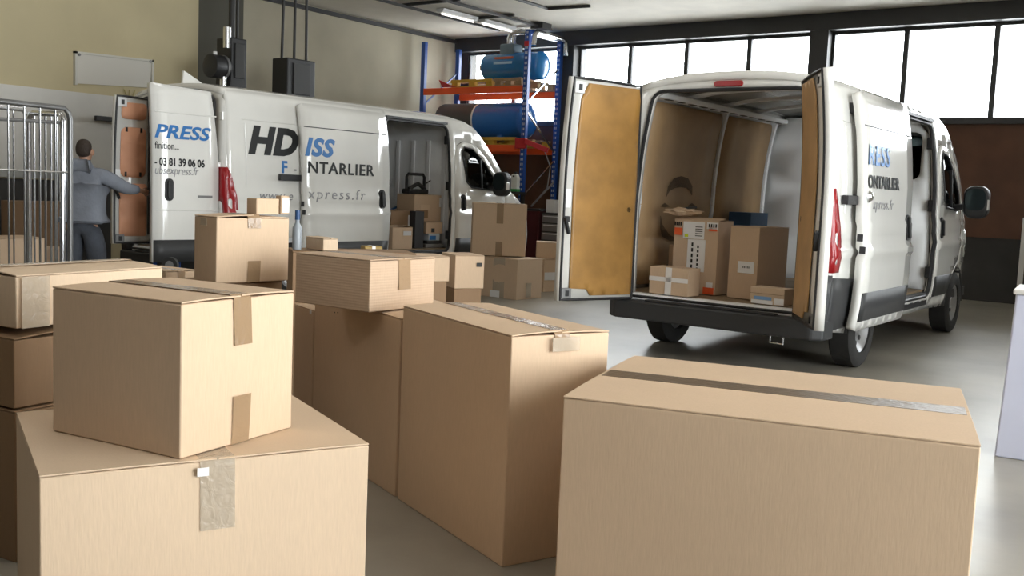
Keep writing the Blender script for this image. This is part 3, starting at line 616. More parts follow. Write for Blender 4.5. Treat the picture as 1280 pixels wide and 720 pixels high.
# ------------------------------------------------------------------ cardboard boxes
def carton(name, label, N, a, w, d, h, seam='d', tape=TAPE, card=CARD, tl=(.12, .12), group=None, strips=(), flap_lift=(0, 0), cat='box', bottom_tape=0, flaps=True, bulge=.006, tw=.05, taped=True):
    """N = near bottom corner; w runs to the right, d away to the left; seam along 'w' or 'd'"""
    root = thing(name, label, cat, N, a, group)
    # walls
    n = 8; bm = bmesh.new(); bmesh.ops.create_cube(bm, size=1)
    bmesh.ops.subdivide_edges(bm, edges=bm.edges[:], cuts=n-1, use_grid_fill=True)
    sd_ = random.random()*90; ht = h-(.006 if flaps else 0)
    for v in bm.verts:
        x, y, z = v.co.x+.5, v.co.y+.5, v.co.z+.5
        bx = 16*y*(1-y)*z*(1-z); by = 16*x*(1-x)*z*(1-z)
        k = noise.noise((sd_+x*1.3, y*1.3, z*1.3))
        X = x*w+(bulge*bx*(1+k) if x > .999 else -bulge*bx*(1+k) if x < .001 else 0)
        Y_ = y*d+(bulge*by*(1+k) if y > .999 else -bulge*by*(1+k) if y < .001 else 0)
        v.co = (X, Y_, z*ht)
    me = bpy.data.meshes.new('carton_walls'); bm.to_mesh(me); bm.free(); me.materials.append(card)
    link('carton_walls', me, root, True, .004)
    if flaps:
        g = .0025; T = .005
        for k in (0, 1):
            if seam == 'd': x0, x1, y0, y1 = (0, w/2-g, 0, d) if k == 0 else (w/2+g, w, 0, d)
            else: x0, x1, y0, y1 = (0, w, 0, d/2-g) if k == 0 else (0, w, d/2+g, d)
            lf = flap_lift[k]; m = MB(); NS = 6; vs = []
            for i in range(NS+1):
                for j in (0, 1):
                    t = i/NS
                    if seam == 'd': x = x0+(x1-x0)*t; y = (y0, y1)[j]; q = t if k == 0 else 1-t
                    else: y = y0+(y1-y0)*t; x = (x0, x1)[j]; q = t if k == 0 else 1-t
                    z = ht+.0015+lf*q+.0022*math.sin(PI*t)
                    vs += [(x, y, z), (x, y, z+T)]
            fs = []
            for i in range(NS):
                o = i*4; fs += [(o+1, o+3, o+7, o+5), (o, o+4, o+6, o+2), (o, o+1, o+5, o+4), (o+2, o+6, o+7, o+3)]
            fs += [(0, 2, 3, 1), (NS*4, NS*4+1, NS*4+3, NS*4+2)]
            m.add(vs, fs); fo = m.build('flap', card, root, bevel=.0012)
        # cut edges under the flaps, dark
    if taped:
        L_ = d if seam == 'd' else w; zc = ht+.0075+max(flap_lift)*1.0; half = tw/2; e = .0022; c0 = (w if seam == 'd' else d)/2
        path = [(-e-.001, ht-tl[0]), (-e-.001, ht+.002), (.012, zc)]+[(L_*k/6, zc) for k in range(1, 6)]+[(L_-.012, zc), (L_+e+.001, ht+.002), (L_+e+.001, ht-tl[1])]
        bo = lambda z: bulge*1.5*4*(z/ht)*(1-z/ht) if 0 < z < ht else 0
        vs = []; fs = []
        for p, z in path:
            if p < 0: p -= bo(z)
            if p > L_: p += bo(z)
            for k in (-1, 1): vs.append((c0+k*half, p, z) if seam == 'd' else (p, c0+k*half, z))
        for i in range(len(path)-1): fs.append((2*i, 2*i+1, 2*i+3, 2*i+2))
        me = bpy.data.meshes.new('tape'); me.from_pydata(vs, [], fs); me.materials.append(tape); me.validate()
        tp = link('tape', me, root); s = tp.modifiers.new('thickness', 'SOLIDIFY'); s.thickness = .0008; s.offset = 0
        if bottom_tape:
            vs = []; 
            for z in (.0, bottom_tape*.5, bottom_tape):
                o_ = bo(z)+.002
                for k in (-1, 1): vs.append((c0+k*half, -o_, z) if seam == 'd' else (-o_, c0+k*half, z))
            me = bpy.data.meshes.new('tape'); me.from_pydata(vs, [], [(0, 1, 3, 2), (2, 3, 5, 4)]); me.materials.append(tape); link('tape', me, root)
    for nm, face, u0, u1, v0, v1, m in strips:
        # face 'f' (the w face at y=0), 'l' (the d face at x=0), 't' top
        o_ = .004+bulge*1.6*(0 if face == 't' else 1)
        q = MB()
        if face == 'f': q.box(u0*w, u1*w, -o_, -o_+.002, v0*h, v1*h)
        elif face == 'l': q.box(-o_, -o_+.002, u0*d, u1*d, v0*h, v1*h)
        elif face == 't': q.box(u0*w, u1*w, v0*d, v1*d, h+.003, h+.005)
        q.build(nm, m, root)
    return root
def hit(N, ang, px, py=250):
    """distance along a level direction from N to the sight line of a photo column"""
    r = rt*((px-640)/F)+up*((360-py)/F)+fwd; dx, dy = math.cos(ang), math.sin(ang)
    # N + s*(dx,dy) = CO + t*r
    det = -dx*r.y+dy*r.x
    return ((N.x)*r.y-(N.y)*r.x)/det
def place(name, label, a, rx, lx, ty, bn=None, tn=None, z0=None, depth=None, x=None, y=None, base=0, **k):
    if bn is not None:
        N = at(*bn, z=z0) if z0 is not None else at(*bn, d=depth, x=x, y=y)
    else:
        N = at(*tn, d=depth, x=x, y=y); ty = tn[1]; N.z = base
    px = tn[0] if tn else bn[0]
    dep = (N-CO).dot(fwd); top = at(px, ty, x=N.x) if abs(N.x) > abs(N.y) else at(px, ty, y=N.y)
    w = abs(hit(N, a, rx)) if not isinstance(rx, tuple) else rx[0]; d = abs(hit(N, a+PI/2, lx)) if not isinstance(lx, tuple) else lx[0]
    h = top.z-N.z
    o = carton(name, label, N, a, w, d, h, **k); o['_s'] = 0; del o['_s']
    print('PLACE', label[:40], tuple(round(c, 2) for c in N), 'w%.2f d%.2f h%.2f' % (w, d, h))
    return o, N, w, d, h
GF = 'large cartons in the foreground'
ZB = .62; kb = (CH-ZB)/(CH-.6)
# big carton, lower left, with the smaller one standing askew on it
carton('cardboard_box', 'big closed carton at lower left with clear tape, another carton standing askew on it', Vector((-2.579*kb, 1.400*kb, 0)), 1.159, .962*kb, .817*kb, ZB, tape=TAPE_CLEAR, card=CARD_PALE, tl=(.20, .2), tw=.10, bulge=.008,
       strips=[('sticker', 'f', .435, .47, .93, .97, LABEL)])
ka = (CH-ZB-.0)/(CH-.6)
carton('cardboard_box', 'medium carton standing askew on the big lower-left carton, brown tape on its bright end', Vector((-2.443*ka, 1.751*ka, ZB+.004)), 1.711, .489*ka, .560*ka, .463*ka, tl=(.14, .14), tw=.075, bottom_tape=.15, flap_lift=(.002, .005))
carton('cardboard_box', 'tall large carton in the middle of the floor, its bottom corner towards the camera', Vector((-2.146, 2.974, 0)), 1.188, .454, .926, .892, tl=(.06, .06), tw=.07, tape=TAPE, flap_lift=(.010, .004), bulge=.011, strips=[('clear_tape', 'f', .38, .66, .925, .985, TAPE_CLEAR)])
carton('cardboard_box', 'wide carton at lower right, dark brown tape along its whole top', Vector((-1.647, 2.570, 0)), .264, 1.181, .903, .80, seam='w', tape=TAPE_DARK, tl=(.05, .10), tw=.125, bulge=.012, flap_lift=(.003, .003))
NE = Vector((-2.146, 2.974, 0))+Vector((-math.sin(1.188), math.cos(1.188), 0))*.952
carton('cardboard_box', 'carton with punched holes, pushed behind the tall middle carton, ribbed box on top', NE, 1.188, .50, 1.07, .830, taped=False, strips=[('punched_hole', 'l', .82, .838, .945, .962, INK), ('punched_hole', 'l', .90, .908, .965, .975, INK), ('punched_hole', 'l', .66, .668, .92, .928, INK), ('punched_hole', 'l', .70, .708, .915, .922, INK)])
kd = (CH-.841)/(CH-.75)
carton('cardboard_box', 'low ribbed carton lying on the carton with punched holes, tape at one end', Vector((-3.695*kd, 3.814*kd, .841)), 1.584, .532*kd, .572*kd, .279*kd, card=CARD_RIB, tl=(.14, .1), tw=.085)
NF = NE+Vector((-math.sin(1.188), math.cos(1.188), 0))*1.085
carton('cardboard_box', 'narrow shaded carton wedged left of the carton with punched holes', NF, 1.188, .40, .30, .73, taped=False, strips=[('tag', 'l', .0, .09, .975, 1.0, LABEL)])
# left-hand stack
kg = (CH-1.0)/(CH-1.0)
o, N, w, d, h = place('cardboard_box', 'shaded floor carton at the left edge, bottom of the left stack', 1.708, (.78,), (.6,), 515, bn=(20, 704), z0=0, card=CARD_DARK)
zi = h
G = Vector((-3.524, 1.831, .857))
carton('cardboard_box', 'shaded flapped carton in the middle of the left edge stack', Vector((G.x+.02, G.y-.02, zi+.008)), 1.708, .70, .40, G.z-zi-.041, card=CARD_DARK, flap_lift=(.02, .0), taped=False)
carton('cardboard_box', 'flat wide carton on top of the left edge stack, ragged flaps and end tape', G, 1.708, .673, .40, .193, card=CARD_PALE, flap_lift=(.012, .018), tl=(.02, .02), strips=[('tape', 'f', .02, .19, 0, .97, TAPE_CLEAR)], seam='w', tape=TAPE_CLEAR)
place('cardboard_box', 'open-topped carton just behind the left stack', 1.6, 246, (.30,), 338, tn=(207, 339), depth=5.6, base=0, card=CARD)
# tall box with a small one on it
J = at(270, 354.5, d=5.0)
carton('cardboard_box', 'carton beneath the upright taped carton, hidden low behind the askew one', Vector((J.x-.04, J.y-.02, 0)), 1.45, .44, .30, J.z-.004, card=CARD_DARK, taped=False)
wj = abs(hit(J, 1.45, 362)); dj = abs(hit(J, 1.45+PI/2, 243.5)); tj = at(275, 271, x=J.x).z
carton('cardboard_box', 'upright carton with bottom tape, smaller box on top, behind the askew carton', J, 1.45, wj, dj, tj-J.z, card=CARD, tl=(.05, .05), tw=.075, bottom_tape=.11, flap_lift=(.012, .0), strips=[('tape', 'l', .35, .62, .86, .97, TAPE_CLEAR)])
JT = J.z+(tj-J.z)+.012
l0 = at(320.5, 274, x=J.x-.02); l0.z = JT
wl = abs(hit(l0, 1.5, 349)); hl_ = at(321, 248, x=l0.x).z-JT
carton('small_box', 'small plain box standing on the upright taped carton', l0, 1.5, wl, abs(hit(l0, 1.5+PI/2, 308.5)), hl_, taped=False, flaps=False, bulge=.002)
p = at(351, 275, x=l0.x-.03); p.z = JT
t = carton('small_box', 'tiny pale box with a white face beside the small plain box', p, 1.5, .055, .05, .10, taped=False, flaps=False, bulge=.001, strips=[('label', 'f', .1, .9, .1, .9, LABEL)])
# cartons behind the ribbed box
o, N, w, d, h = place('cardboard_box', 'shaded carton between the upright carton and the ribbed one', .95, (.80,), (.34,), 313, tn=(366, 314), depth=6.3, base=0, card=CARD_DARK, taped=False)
bq = N+Vector((-.03, .06, 0)); bq.z = h+.008
t = thing('spray_bottle', 'slim bottle standing on the shaded carton right of the upright carton', 'bottle', bq, 0)
MB().lathe([(.027, 0), (.03, .01), (.03, .14), (.014, .17), (.013, .19)], (0, 0, 0), (0, 0, 1), 16).build('body', mat('bottle_plastic', (.30, .33, .36), .3), t, True)
MB().lathe([(.016, .19), (.016, .25), (.01, .25)], (0, 0, 0), (0, 0, 1), 12).build('cap', mat('bottle_cap', (.03, .08, .2), .4), t, True)
kp = at(404, 313.5, z=h+.010); zt = at(404, 298, x=kp.x).z
carton('cardboard_box', 'flat pale carton with a lid rising just behind the ribbed box', kp, 1.35, abs(hit(kp, 1.35, 424)), .22, max(.06, zt-kp.z), card=CARD_PALE, taped=False, bulge=.002)
for lab1, lab2, tnu, lxu, rxu, tyl, dp in (
    ('lower shaded carton right of the ribbed box, under a paler carton', 'upper carton right of the ribbed box, on a shaded one', (440, 319.5), 436, 564, 352, 8.2),
    ('lower shaded carton under the carton with a handle hole', 'carton with a black handle hole, left of the square carton on the floor', (568, 319), 564.5, 608, 361, 8.9)):
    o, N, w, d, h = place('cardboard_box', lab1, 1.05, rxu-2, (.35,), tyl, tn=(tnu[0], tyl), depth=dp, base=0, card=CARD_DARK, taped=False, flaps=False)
    N2 = Vector((N.x, N.y, h+.002)); zt = at(*tnu, x=N.x).z
    carton('cardboard_box', lab2, N2, 1.05, w+.02, .36, zt-N2.z, taped=False, strips=[('hand_hole', 'f', .72, .90, .66, .78, INK)] if 'hole' in lab2 else [])
    if dp < 8.5:
        yb_ = at(456, 314, d=8.5); yb_.z = zt+.006
        t = thing('small_parcel', 'small mustard parcel with a white label lying behind the ribbed box', 'parcel', (yb_.x, yb_.y, yb_.z), 1.1)
        MB().box(0, .16, 0, .12, 0, .055).build('wrapping', mat('mustard_wrap', (.33, .22, .05), .5), t, bevel=.008); MB().box(.065, .095, -.003, .123, -.0, .057).build('label', LABEL, t)
# square carton on the floor with another on top
carton('cardboard_box', 'square taped carton standing on the floor between the vans', Vector((-7.545, 10.513, 0)), 1.507, .533, .62, .531, tl=(.53, .2), tw=.20, seam='w', strips=[('label', 'l', .45, .72, .01, .18, LABEL), ('clear_tape', 'f', .35, .55, .05, .4, TAPE_CLEAR)], card=CARD, tape=TAPE_CLEAR)
carton('cardboard_box', 'large square carton topping the stack on the floor between the vans', Vector((-8.258, 10.448, .545)), .708, .717, .50, .699, tl=(.26, .2), tw=.09, bottom_tape=.19)
carton('cardboard_box', 'carton under the left half of the topmost square carton', Vector((-8.50, 10.36, 0)), .8, .33, .40, .535, card=CARD, taped=False)
# two by the van door
o, N, w, d, h = place('cardboard_box', 'carton with a white printed band, lower of two by the open van door', 1.3, 720, (.3,), 324, bn=(679, 365), z0=0, taped=False, card=CARD, strips=[('printed_band', 'f', .0, 1, .36, .60, TAPE_WHITE)])
ux = at(663, 323, y=N.y+.1)
carton('cardboard_box', 'long carton lying on the carton with a white printed band', Vector((ux.x+.1, ux.y, h+.004)), .62, .75, .40, at(680, 303.5, d=(N-CO).dot(fwd)).z-h-.004, taped=False, bulge=.003)
# lavender-white box at the right edge
t = thing('white_crate', 'tall lavender-white box cut off by the right edge of the photo', 'box', (-1.035, 6.30, 0), .10)
LAV = mat('lavender_white_board', (.62, .64, .78), .45, var=.03)
m = MB(); m.add([(0, 0, 0), (.62, 0, 0), (.62, .5, 0), (0, .5, 0), (.035, .03, .955), (.60, .03, .955), (.60, .48, .955), (.035, .48, .955)], [(3, 2, 1, 0), (4, 5, 6, 7), (0, 1, 5, 4), (1, 2, 6, 5), (2, 3, 7, 6), (3, 0, 4, 7)])
m.build('body', LAV, t, bevel=.01)
MB().box(.02, .615, .015, .495, .955, .985).build('lid', mat('lid_white', (.70, .68, .64), .5), t, bevel=.008)

# ------------------------------------------------------------------ load in the right-hand van
GR = 'parcels in the right-hand van'
CZ_ = .566
place('cardboard_box', 'small carton crossed with white tape at the back of the right van', 1.50, 881, 817.5, 336.5, bn=(859, 371.5), z0=CZ_, taped=False, flaps=False, bulge=.002, strips=[('tape', 'l', 0, 1, .48, .64, TAPE_WHITE), ('tape', 'l', .42, .58, 0, 1, TAPE_WHITE)])
o, N, w, d, h = place('cardboard_box', 'tall battered carton with orange corners and white labels in the right van', 1.50, 919, 845, 276, bn=(893, 369.5), z0=CZ_, taped=False, flap_lift=(.02, .0), bulge=.003, strips=[
    ('orange_corner', 'l', .02, .20, .86, .92, mat('orange_sticker', (.85, .12, .03), .5)), ('orange_corner', 'l', .80, .98, .78, .88, mat('orange_sticker', (.85, .12, .03), .5)), ('orange_corner', 'l', .02, .26, .01, .10, mat('orange_sticker', (.85, .12, .03), .5)),
    ('white_label', 'l', .30, .78, .74, .97, LABEL), ('white_label', 'l', .26, .66, .30, .735, LABEL), ('white_label', 'l', .0, .25, .885, .975, LABEL), ('white_label', 'l', .05, .2, .1, .17, LABEL)])
o_ = .0105
for k in range(5): MB().box(-o_, -o_+.0015, .53*d, .57*d, (.34+k*.075)*h, (.39+k*.075)*h).build('print', INK, o)
for k in range(6): MB().box(-o_, -o_+.0015, .40*d, .44*d, (.32+k*.06)*h, (.355+k*.06)*h).build('print', INK, o)
for k in range(4): MB().box(-o_, -o_+.0015, (.03+k*.05)*d, (.06+k*.05)*d, .91*h, .955*h).build('print', INK, o)
for k in range(5): MB().box(-o_, -o_+.0015, .34*d, .50*d, (.78+k*.03)*h, (.79+k*.03)*h).build('print', INK, o)
for k in range(4): MB().box(-o_, -o_+.0015, (.82+k*.045)*d, (.85+k*.045)*d, .91*h, .96*h).build('print', INK, o)
MB().box(-o_, -o_+.0015, .66*d, .74*d, .76*h, .80*h).build('yellow_mark', mat('yellow_mark', (.6, .7, .03), .5), o)
place('cardboard_box', 'plain ochre carton against the lining, behind the carton crossed with white tape', 1.50, (.25,), (.11,), 306, tn=(849, 307), y=8.62, base=CZ_, taped=False, card=CARD)
o, N, w, d, h = place('cardboard_box', 'tall narrow carton with one white label, right of centre in the right van', 1.45, 989, 916, 284, bn=(944, 375.5), z0=CZ_, taped=False, bulge=.003, strips=[('white_label', 'l', .10, .66, .36, .52, LABEL)])
for k in range(5): MB().box(-.0105, -.009, (.26+k*.05)*d, (.285+k*.05)*d, .43*h, .455*h).build('print', INK, o)
o, N, w, d, h = place('small_box', 'low pale box with blue label beside the right tail door', 1.50, (.18,), 945.5, 361.5, tn=(981, 362), y=7.96, base=CZ_, taped=False, flaps=False, card=CARD_PALE, bulge=.001, strips=[('blue_label', 'l', .36, .88, .26, .46, mat('pale_blue', (.22, .42, .72), .5)), ('white_label', 'l', .0, .28, .05, .42, LABEL), ('white_label', 'l', .32, .95, .02, .24, LABEL), ('fold_line', 'l', 0, 1, .62, .635, CARD_EDGE)])
t, N, w, d, h = place('blue_box', 'dark blue box deep inside the right van behind the battered carton', 1.50, (.4,), (.26,), 265, tn=(939, 266), y=10.0, base=CZ_, taped=False, flaps=False, bulge=.001, card=mat('blue_board', (.05, .12, .25), .6))
b = at(893, 272, y=8.9); 
t = thing('packing_scrap', 'crumpled brown packing paper lying on the battered orange-cornered carton', 'packing', (b.x-.05, 8.33, at(893, 275.5, y=8.3).z+.062), .4)
bm = bmesh.new(); bmesh.ops.create_icosphere(bm, subdivisions=3, radius=1)
for v in bm.verts: v.co = Vector((v.co.x*.16, v.co.y*.09, v.co.z*.035))*(1+.5*noise.noise(v.co*2.3))
me = bpy.data.meshes.new('paper'); bm.to_mesh(me); bm.free(); me.materials.append(CARD); link('paper', me, t)
MB().bar((-.02, 0, .03), (.12, .02, .045), .05, .02).build('strap', PLASTIC, t, bevel=.006)

# ------------------------------------------------------------------ load in the left-hand van
fx = LX+.90
o, N, w, d, h = place('cardboard_box', 'small tan carton with a white label at the side door sill of the left van', 1.50, 517, (.19,), 284, tn=(491, 284), x=-9.17, base=CZ_, taped=False, flap_lift=(.02, .03), bulge=.002, strips=[('white_label', 'f', .52, .92, .62, .82, LABEL)])
q = at(491, 290, x=-9.40)
place('cardboard_box', 'dark brown carton with a pale label, second from the sill in the left van', 1.54, 518.5, (.34,), 263, tn=(489, 263), x=q.x, base=CZ_, taped=False, card=CARD_DARK, bulge=.002, strips=[('white_label', 'f', .72, .97, .58, .88, LABEL)])
o, N, w, d, h = place('speaker_box', 'tall charcoal box beside the dark brown carton in the left van', 1.54, 531, (.11,), 264, tn=(519.5, 264), x=-9.26, base=CZ_, taped=False, flaps=False, bulge=0, card=mat('charcoal_board', (.035, .036, .04), .5, bump=.1), cat='box')
# flat packs, then two cartons, then the folding truck
fp = at(532, 309, x=-9.27); zf = CZ_
wfl = min(abs(hit(fp, 1.54, 556)), 11.10-fp.y)
for k, (hh, mm, lb) in enumerate(((.05, GREYM, 'grey flat tray, lowest of the flat packs in the left van'), (.045, PLASTIC, 'black flat tray between the grey tray and the white pack in the left van'), (.10, mat('white_pack', (.55, .62, .68), .4), 'white and blue packet under the cartons in the left van'))):
    t = thing('flat_pack', lb, 'packet', (fp.x, fp.y+.03*k, zf), 1.54)
    MB().box(0, wfl-.07*k, 0, .42, 0, hh).build('pack', mm, t, bevel=.008)
    if k == 2: MB().box(.02, wfl*.4, -.003, 0, .01, .07).build('label', BLUE_PAINT, t)
    zf += hh+.002
z5 = at(531, 277.5, x=fp.x).z
carton('cardboard_box', 'low carton on the flat packs in the left van, a bigger carton on it', Vector((fp.x, fp.y, zf)), 1.54, wfl*.92, .36, z5-zf, taped=False, bulge=.001, strips=[('hand_hole', 'f', .3, .5, .1, .45, INK)])
f4 = at(513, 262, x=-9.40); z4 = z5+.003
w4 = abs(hit(f4, 1.50, 552))
o4 = carton('cardboard_box', 'carton with torn side resting high in the left van, black folding truck on it', Vector((f4.x, f4.y+.08, z4)), 1.50, w4-.08, .36, at(530, 243.5, x=fp.x).z-z4, taped=False, bulge=.002, strips=[('white_label', 'f', .92, .99, .55, .9, LABEL), ('torn_flap', 'f', .22, .55, .42, .62, CARD_PALE), ('torn_flap', 'f', .05, .5, .12, .42, CARD_DARK)])
zt = at(530, 243.5, x=fp.x).z+.005
t = thing('folding_trolley', 'black folding trolley standing on the highest carton in the left van', 'trolley', (f4.x-.16, f4.y+.06, zt), 1.54)
fw = abs(hit(f4, 1.5, 545))-.1
MB().tube([(.02, 0, .02), (.02, 0, .24), (.05, 0, .28), (fw-.05, 0, .28), (fw-.02, 0, .24), (fw-.02, 0, .02)], .022, 8).build('handle_frame', PLASTIC, t, True)
MB().box(0, fw, -.08, .08, 0, .07).build('base', PLASTIC, t, bevel=.02); MB().tube([(.04, -.03, .07), (fw/2, -.05, .15), (fw-.04, -.03, .07)], .03, 8).build('strap', DARKST, t, True)
MB().tube([(fw-.02, 0, .14), (fw+.13, .02, .2)], .010, 6).build('lever', DARKST, t, True)
t = thing('blue_strap', 'blue strap hanging on the inner wall of the left van', 'strap', (LX+.2, LY+3.05, .56))
a_ = at(490, 262, x=LX+.2); b_ = at(511, 252, x=LX+.2)
MB().bar((0, a_.y-LY-3.05-.02, a_.z-.56), (0, b_.y-LY-3.05, b_.z-.56), .02, .025).build('webbing', BLUE_PAINT, t)
# ------------------------------------------------------------------ pallet rack by the window wall
RX0, RX1, RY0, RY1 = -13.76, -11.17, 15.6, 16.7
rk = thing('pallet_rack', 'blue and orange pallet rack carrying air tanks in the far corner', 'rack', ((RX0+RX1)/2, 15.6, 0))
ox = (RX0+RX1)/2
for x in (RX0, RX1):
    for y in (RY0, RY1):
        top = 4.42 if x == RX1 else 4.36
        u = MB(); u.box(x-ox-.05, x-ox+.05, y-15.6-.045, y-15.6+.045, 0, top); uo = u.build('upright', RACK_HOLES if x == RX1 else RACK_BLUE, rk, bevel=.008)
    b = MB()
    zs = [.4, 1.3, 2.2, 3.1, 3.9]
    for k in range(4): b.bar((x-ox, .03, zs[k]+(.0 if k % 2 else .75)), (x-ox, 1.07, zs[k]+(.75 if k % 2 else .0)), .035, .02)
    b.build('brace', CHROME if x == RX1 else RACK_BLUE, rk)
BE = []
for z in (3.36, 2.235):
    for y in (RY0-.03, RY1+.03):
        MB().box(RX0-ox+.05, RX1-ox-.05, y-15.6-.025, y-15.6+.025, z-.075, z+.055).build('beam', RACK_ORANGE, rk, bevel=.006)
MB().prism([(-13.15, 3.42), (-12.75, 3.42), (-12.95, 3.46), (-13.25, 3.57)], lambda u, v, t: (u-ox, -.12+t, v), 0, .02).build('bent_plate', REDP, rk)
MB().bar((RX1-ox-.02, 0, 4.42), (RX1-ox-.02, 1.1, 4.42), .11, .09).build('top_tie', RACK_BLUE, rk, bevel=.01)
MB().box(RX1-ox-.05, RX1-ox+.05, -.05, -.044, 4.14, 4.24).build('red_plate', REDP, rk)
cl = MB().box(RX1-ox-.12, RX1-ox+.12, -.13, -.06, 2.22, 2.42); cl.bar((RX1-ox+.1, -.10, 2.36), (RX1-ox+.5, .1, 2.20), .10, .10)
cl.build('impact_guard', REDP, rk, bevel=.01)
MB().tube([(RX1-ox+.35, .2, 2.2), (RX1-ox+.5, .2, 1.9), (RX1-ox+.45, .2, 1.5), (RX1-ox+.2, .15, 1.2)], .012, 6).build('hose', GREYM, rk, True)
def pallet(x0, x1, y0, y1, z, mm, label, deck=PALLET):
    t = thing('pallet', label, 'pallet', ((x0+x1)/2, (y0+y1)/2, z)); hx, hy = (x1-x0)/2, (y1-y0)/2
    for y in frange(-hy+.06, hy-.06, .24): MB().box(-hx, hx, y-.055, y+.055, .115, .14).build('deck_board', deck, t)
    for y in (-hy+.06, 0, hy-.06):
        MB().box(-hx, hx, y-.05, y+.05, 0, .02).build('bottom_board', mm, t)
        for x in (-hx+.08, 0, hx-.08): MB().box(x-.07, x+.07, y-.05, y+.05, .02, .115).build('block', mm, t)
    MB().box(-hx, hx, -hy-.02, -hy, .085, .145).build('edge_board', mm, t)
    return t
pallet(-12.98, -11.95, 15.55, 16.75, 3.418, YELLOW, 'yellow-edged pallet under the small blue compressor')
pallet(-11.90, -11.25, 15.55, 16.75, 3.418, PALLET, 'plain wooden pallet right of the yellow-edged one on the upper shelf')
pallet(-12.55, -11.32, 15.55, 16.75, 2.293, YELLOW, 'yellow pallet under the large dark tank on the lower shelf')
def tank(name, label, cx0, cx1, y, z, r, m, split=None, cat='tank', m2=None):
    t = thing(name, label, cat, ((cx0+cx1)/2, y, z-r)); L = (cx1-cx0)/2; k = r*.42
    def dome(s): return [(r*math.sin(a), s*(L-k+k*math.cos(a))) for a in [PI/2*i/6 for i in range(7)]]
    if split is None: MB().lathe(dome(-1)+dome(1)[::-1], (0, 0, r), (1, 0, 0), 32).build('vessel', m, t, True)
    else:
        sx_ = split-(cx0+cx1)/2
        MB().lathe(dome(-1)+[(r, sx_)], (0, 0, r), (1, 0, 0), 32).build('jacket', m, t, True)
        MB().lathe([(r*.985, sx_)]+dome(1)[::-1], (0, 0, r), (1, 0, 0), 32).build('vessel_end', m2, t, True)
        MB().lathe([(r*1.0, sx_), (r*1.012, sx_+.005), (r*1.012, sx_+.035), (r, sx_+.04)], (0, 0, r), (1, 0, 0), 32).build('white_band', TAPE_WHITE, t, True)
    for x in (-L*.55, L*.45): MB().box(x-.06, x+.06, -r*.55, r*.55, 0, r*.35).build('saddle', m2 or m, t)
    return t, L
t, L = tank('air_compressor', 'small blue air compressor with grey motor on the upper shelf of the rack', -12.56, -11.08, 16.1, 3.58+.27, .275, TANK_BLUE, cat='compressor')
MB().box(-.28, .06, -.16, .16, .46, .71).build('motor_housing', GREYBLUE, t, bevel=.03)
MB().tube([(-.16, 0, .69), (-.16, 0, .83), (-.13, 0, .90), (-.06, 0, .94), (.1, 0, .95), (.5, 0, .93)], .055, 10).build('air_pipe', CHROME, t, True)
MB().tube([(-.05, 0, .69), (-.05, 0, .90)], .05, 10).build('air_pipe', CHROME, t, True)
for yy in (1,):
    v = MB(); v.box(-.32, .12, -.283, -.25, .30, .345); v.build('name_plate', mat('pale_blue_plate', (.5, .68, .8), .5), t); MB().box(-.32, .12, -.262, -.22, .40, .44).build('red_stripe', mat('orange_stripe', (.6, .12, .03), .5), t)
MB().box(-.70, -.62, -.24, -.2, .2, .3).build('yellow_tag', YELLOW, t)
tank('pressure_tank', 'large dark jacketed tank with a blue end on the lower shelf of the rack', -13.68, -11.36, 16.1, 2.437+.36, .355, TANK_GREY, split=-12.62, m2=TANK_BLUE2)
# silver duct bending over the rack
d = MB().tube([(0, 0, -.25), (0, .02, -.06), (0, .09, .0), (0, .6, .01), (0, 1.0, 0), (.01, 1.08, -.06), (.01, 1.10, -.3)], .05, 10)
dt = thing('air_duct', 'shiny curved pipe running along the top of the blue rack', 'pipe', (RX1+.13, 15.60, 4.41)); d.build('pipe', CHROME, dt, True)
# things on the floor below the rack
t = thing('drawer_cabinet', 'grey steel drawer cabinet under the rack, left of the open van door', 'cabinet', at(676, 300, y=15.3)*1.0); t.location.z = 0; t.location.y = 15.3
MB().box(0, .62, 0, .5, 0, 1.04).build('carcass', DARKST, t, bevel=.006)
for k in range(6):
    dr_ = MB().box(.02, .60, -.02, 0, .06+k*.16, .20+k*.16).build('drawer', GREYM, t, bevel=.004); MB().box(.06, .56, -.035, -.02, .165+k*.16, .18+k*.16).build('handle', WHITE_IN, dr_)
t = thing('tool_cabinet', 'dark red cabinet under the rack, left of the grey drawer cabinet', 'cabinet', (at(657, 290, y=15.25).x, 15.25, 0))
MB().box(0, .30, 0, .5, 0, 1.06).build('carcass', mat('maroon_paint', (.07, .012, .015), .5), t, bevel=.008); MB().box(-.02, .32, -.02, .52, 1.06, 1.10).build('top', DARKST, t)
MB().box(.02, .28, -.012, 0, .05, 1.0).build('door', mat('maroon_paint', (.07, .012, .015), .5), t)
pw = at(690, 259, y=15.45)
t = thing('white_carton', 'little white box standing on the grey drawer cabinet', 'box', (pw.x-.1, 15.4, 1.043)); MB().box(0, .19, 0, .2, 0, .24).build('carton', LABEL, t, bevel=.004)
for px, lb in ((632, 'white plastic jug on the shelf behind the left van, left one of two'), (644, 'white plastic jug with green base behind the left van, right one of two')):
    q = at(px, 222, y=15.2); t = thing('jug', lb, 'jug', (q.x, 15.2, 1.403))
    MB().prism([(-.085, 0), (.085, 0), (.085, .26), (.05, .33), (-.05, .33), (-.085, .26)], lambda u, v, w: (u, w, v), -.05, .05).build('body', mat('jug_white', (.74, .76, .72), .4), t, bevel=.02)
    MB().lathe([(.03, 0), (.03, .04)], (0, 0, .33), (0, 0, 1), 12).build('cap', PLASTIC, t); 
    if 'green' in lb: MB().box(-.088, .088, -.053, .053, 0, .05).build('green_base', mat('green', (.05, .35, .1), .4), t)
    MB().prism(rrect(-.02, .02, .27, .30, .008), lambda u, v, w: (u, w, v), -.056, -.05).build('eyelet', PLASTIC, t)
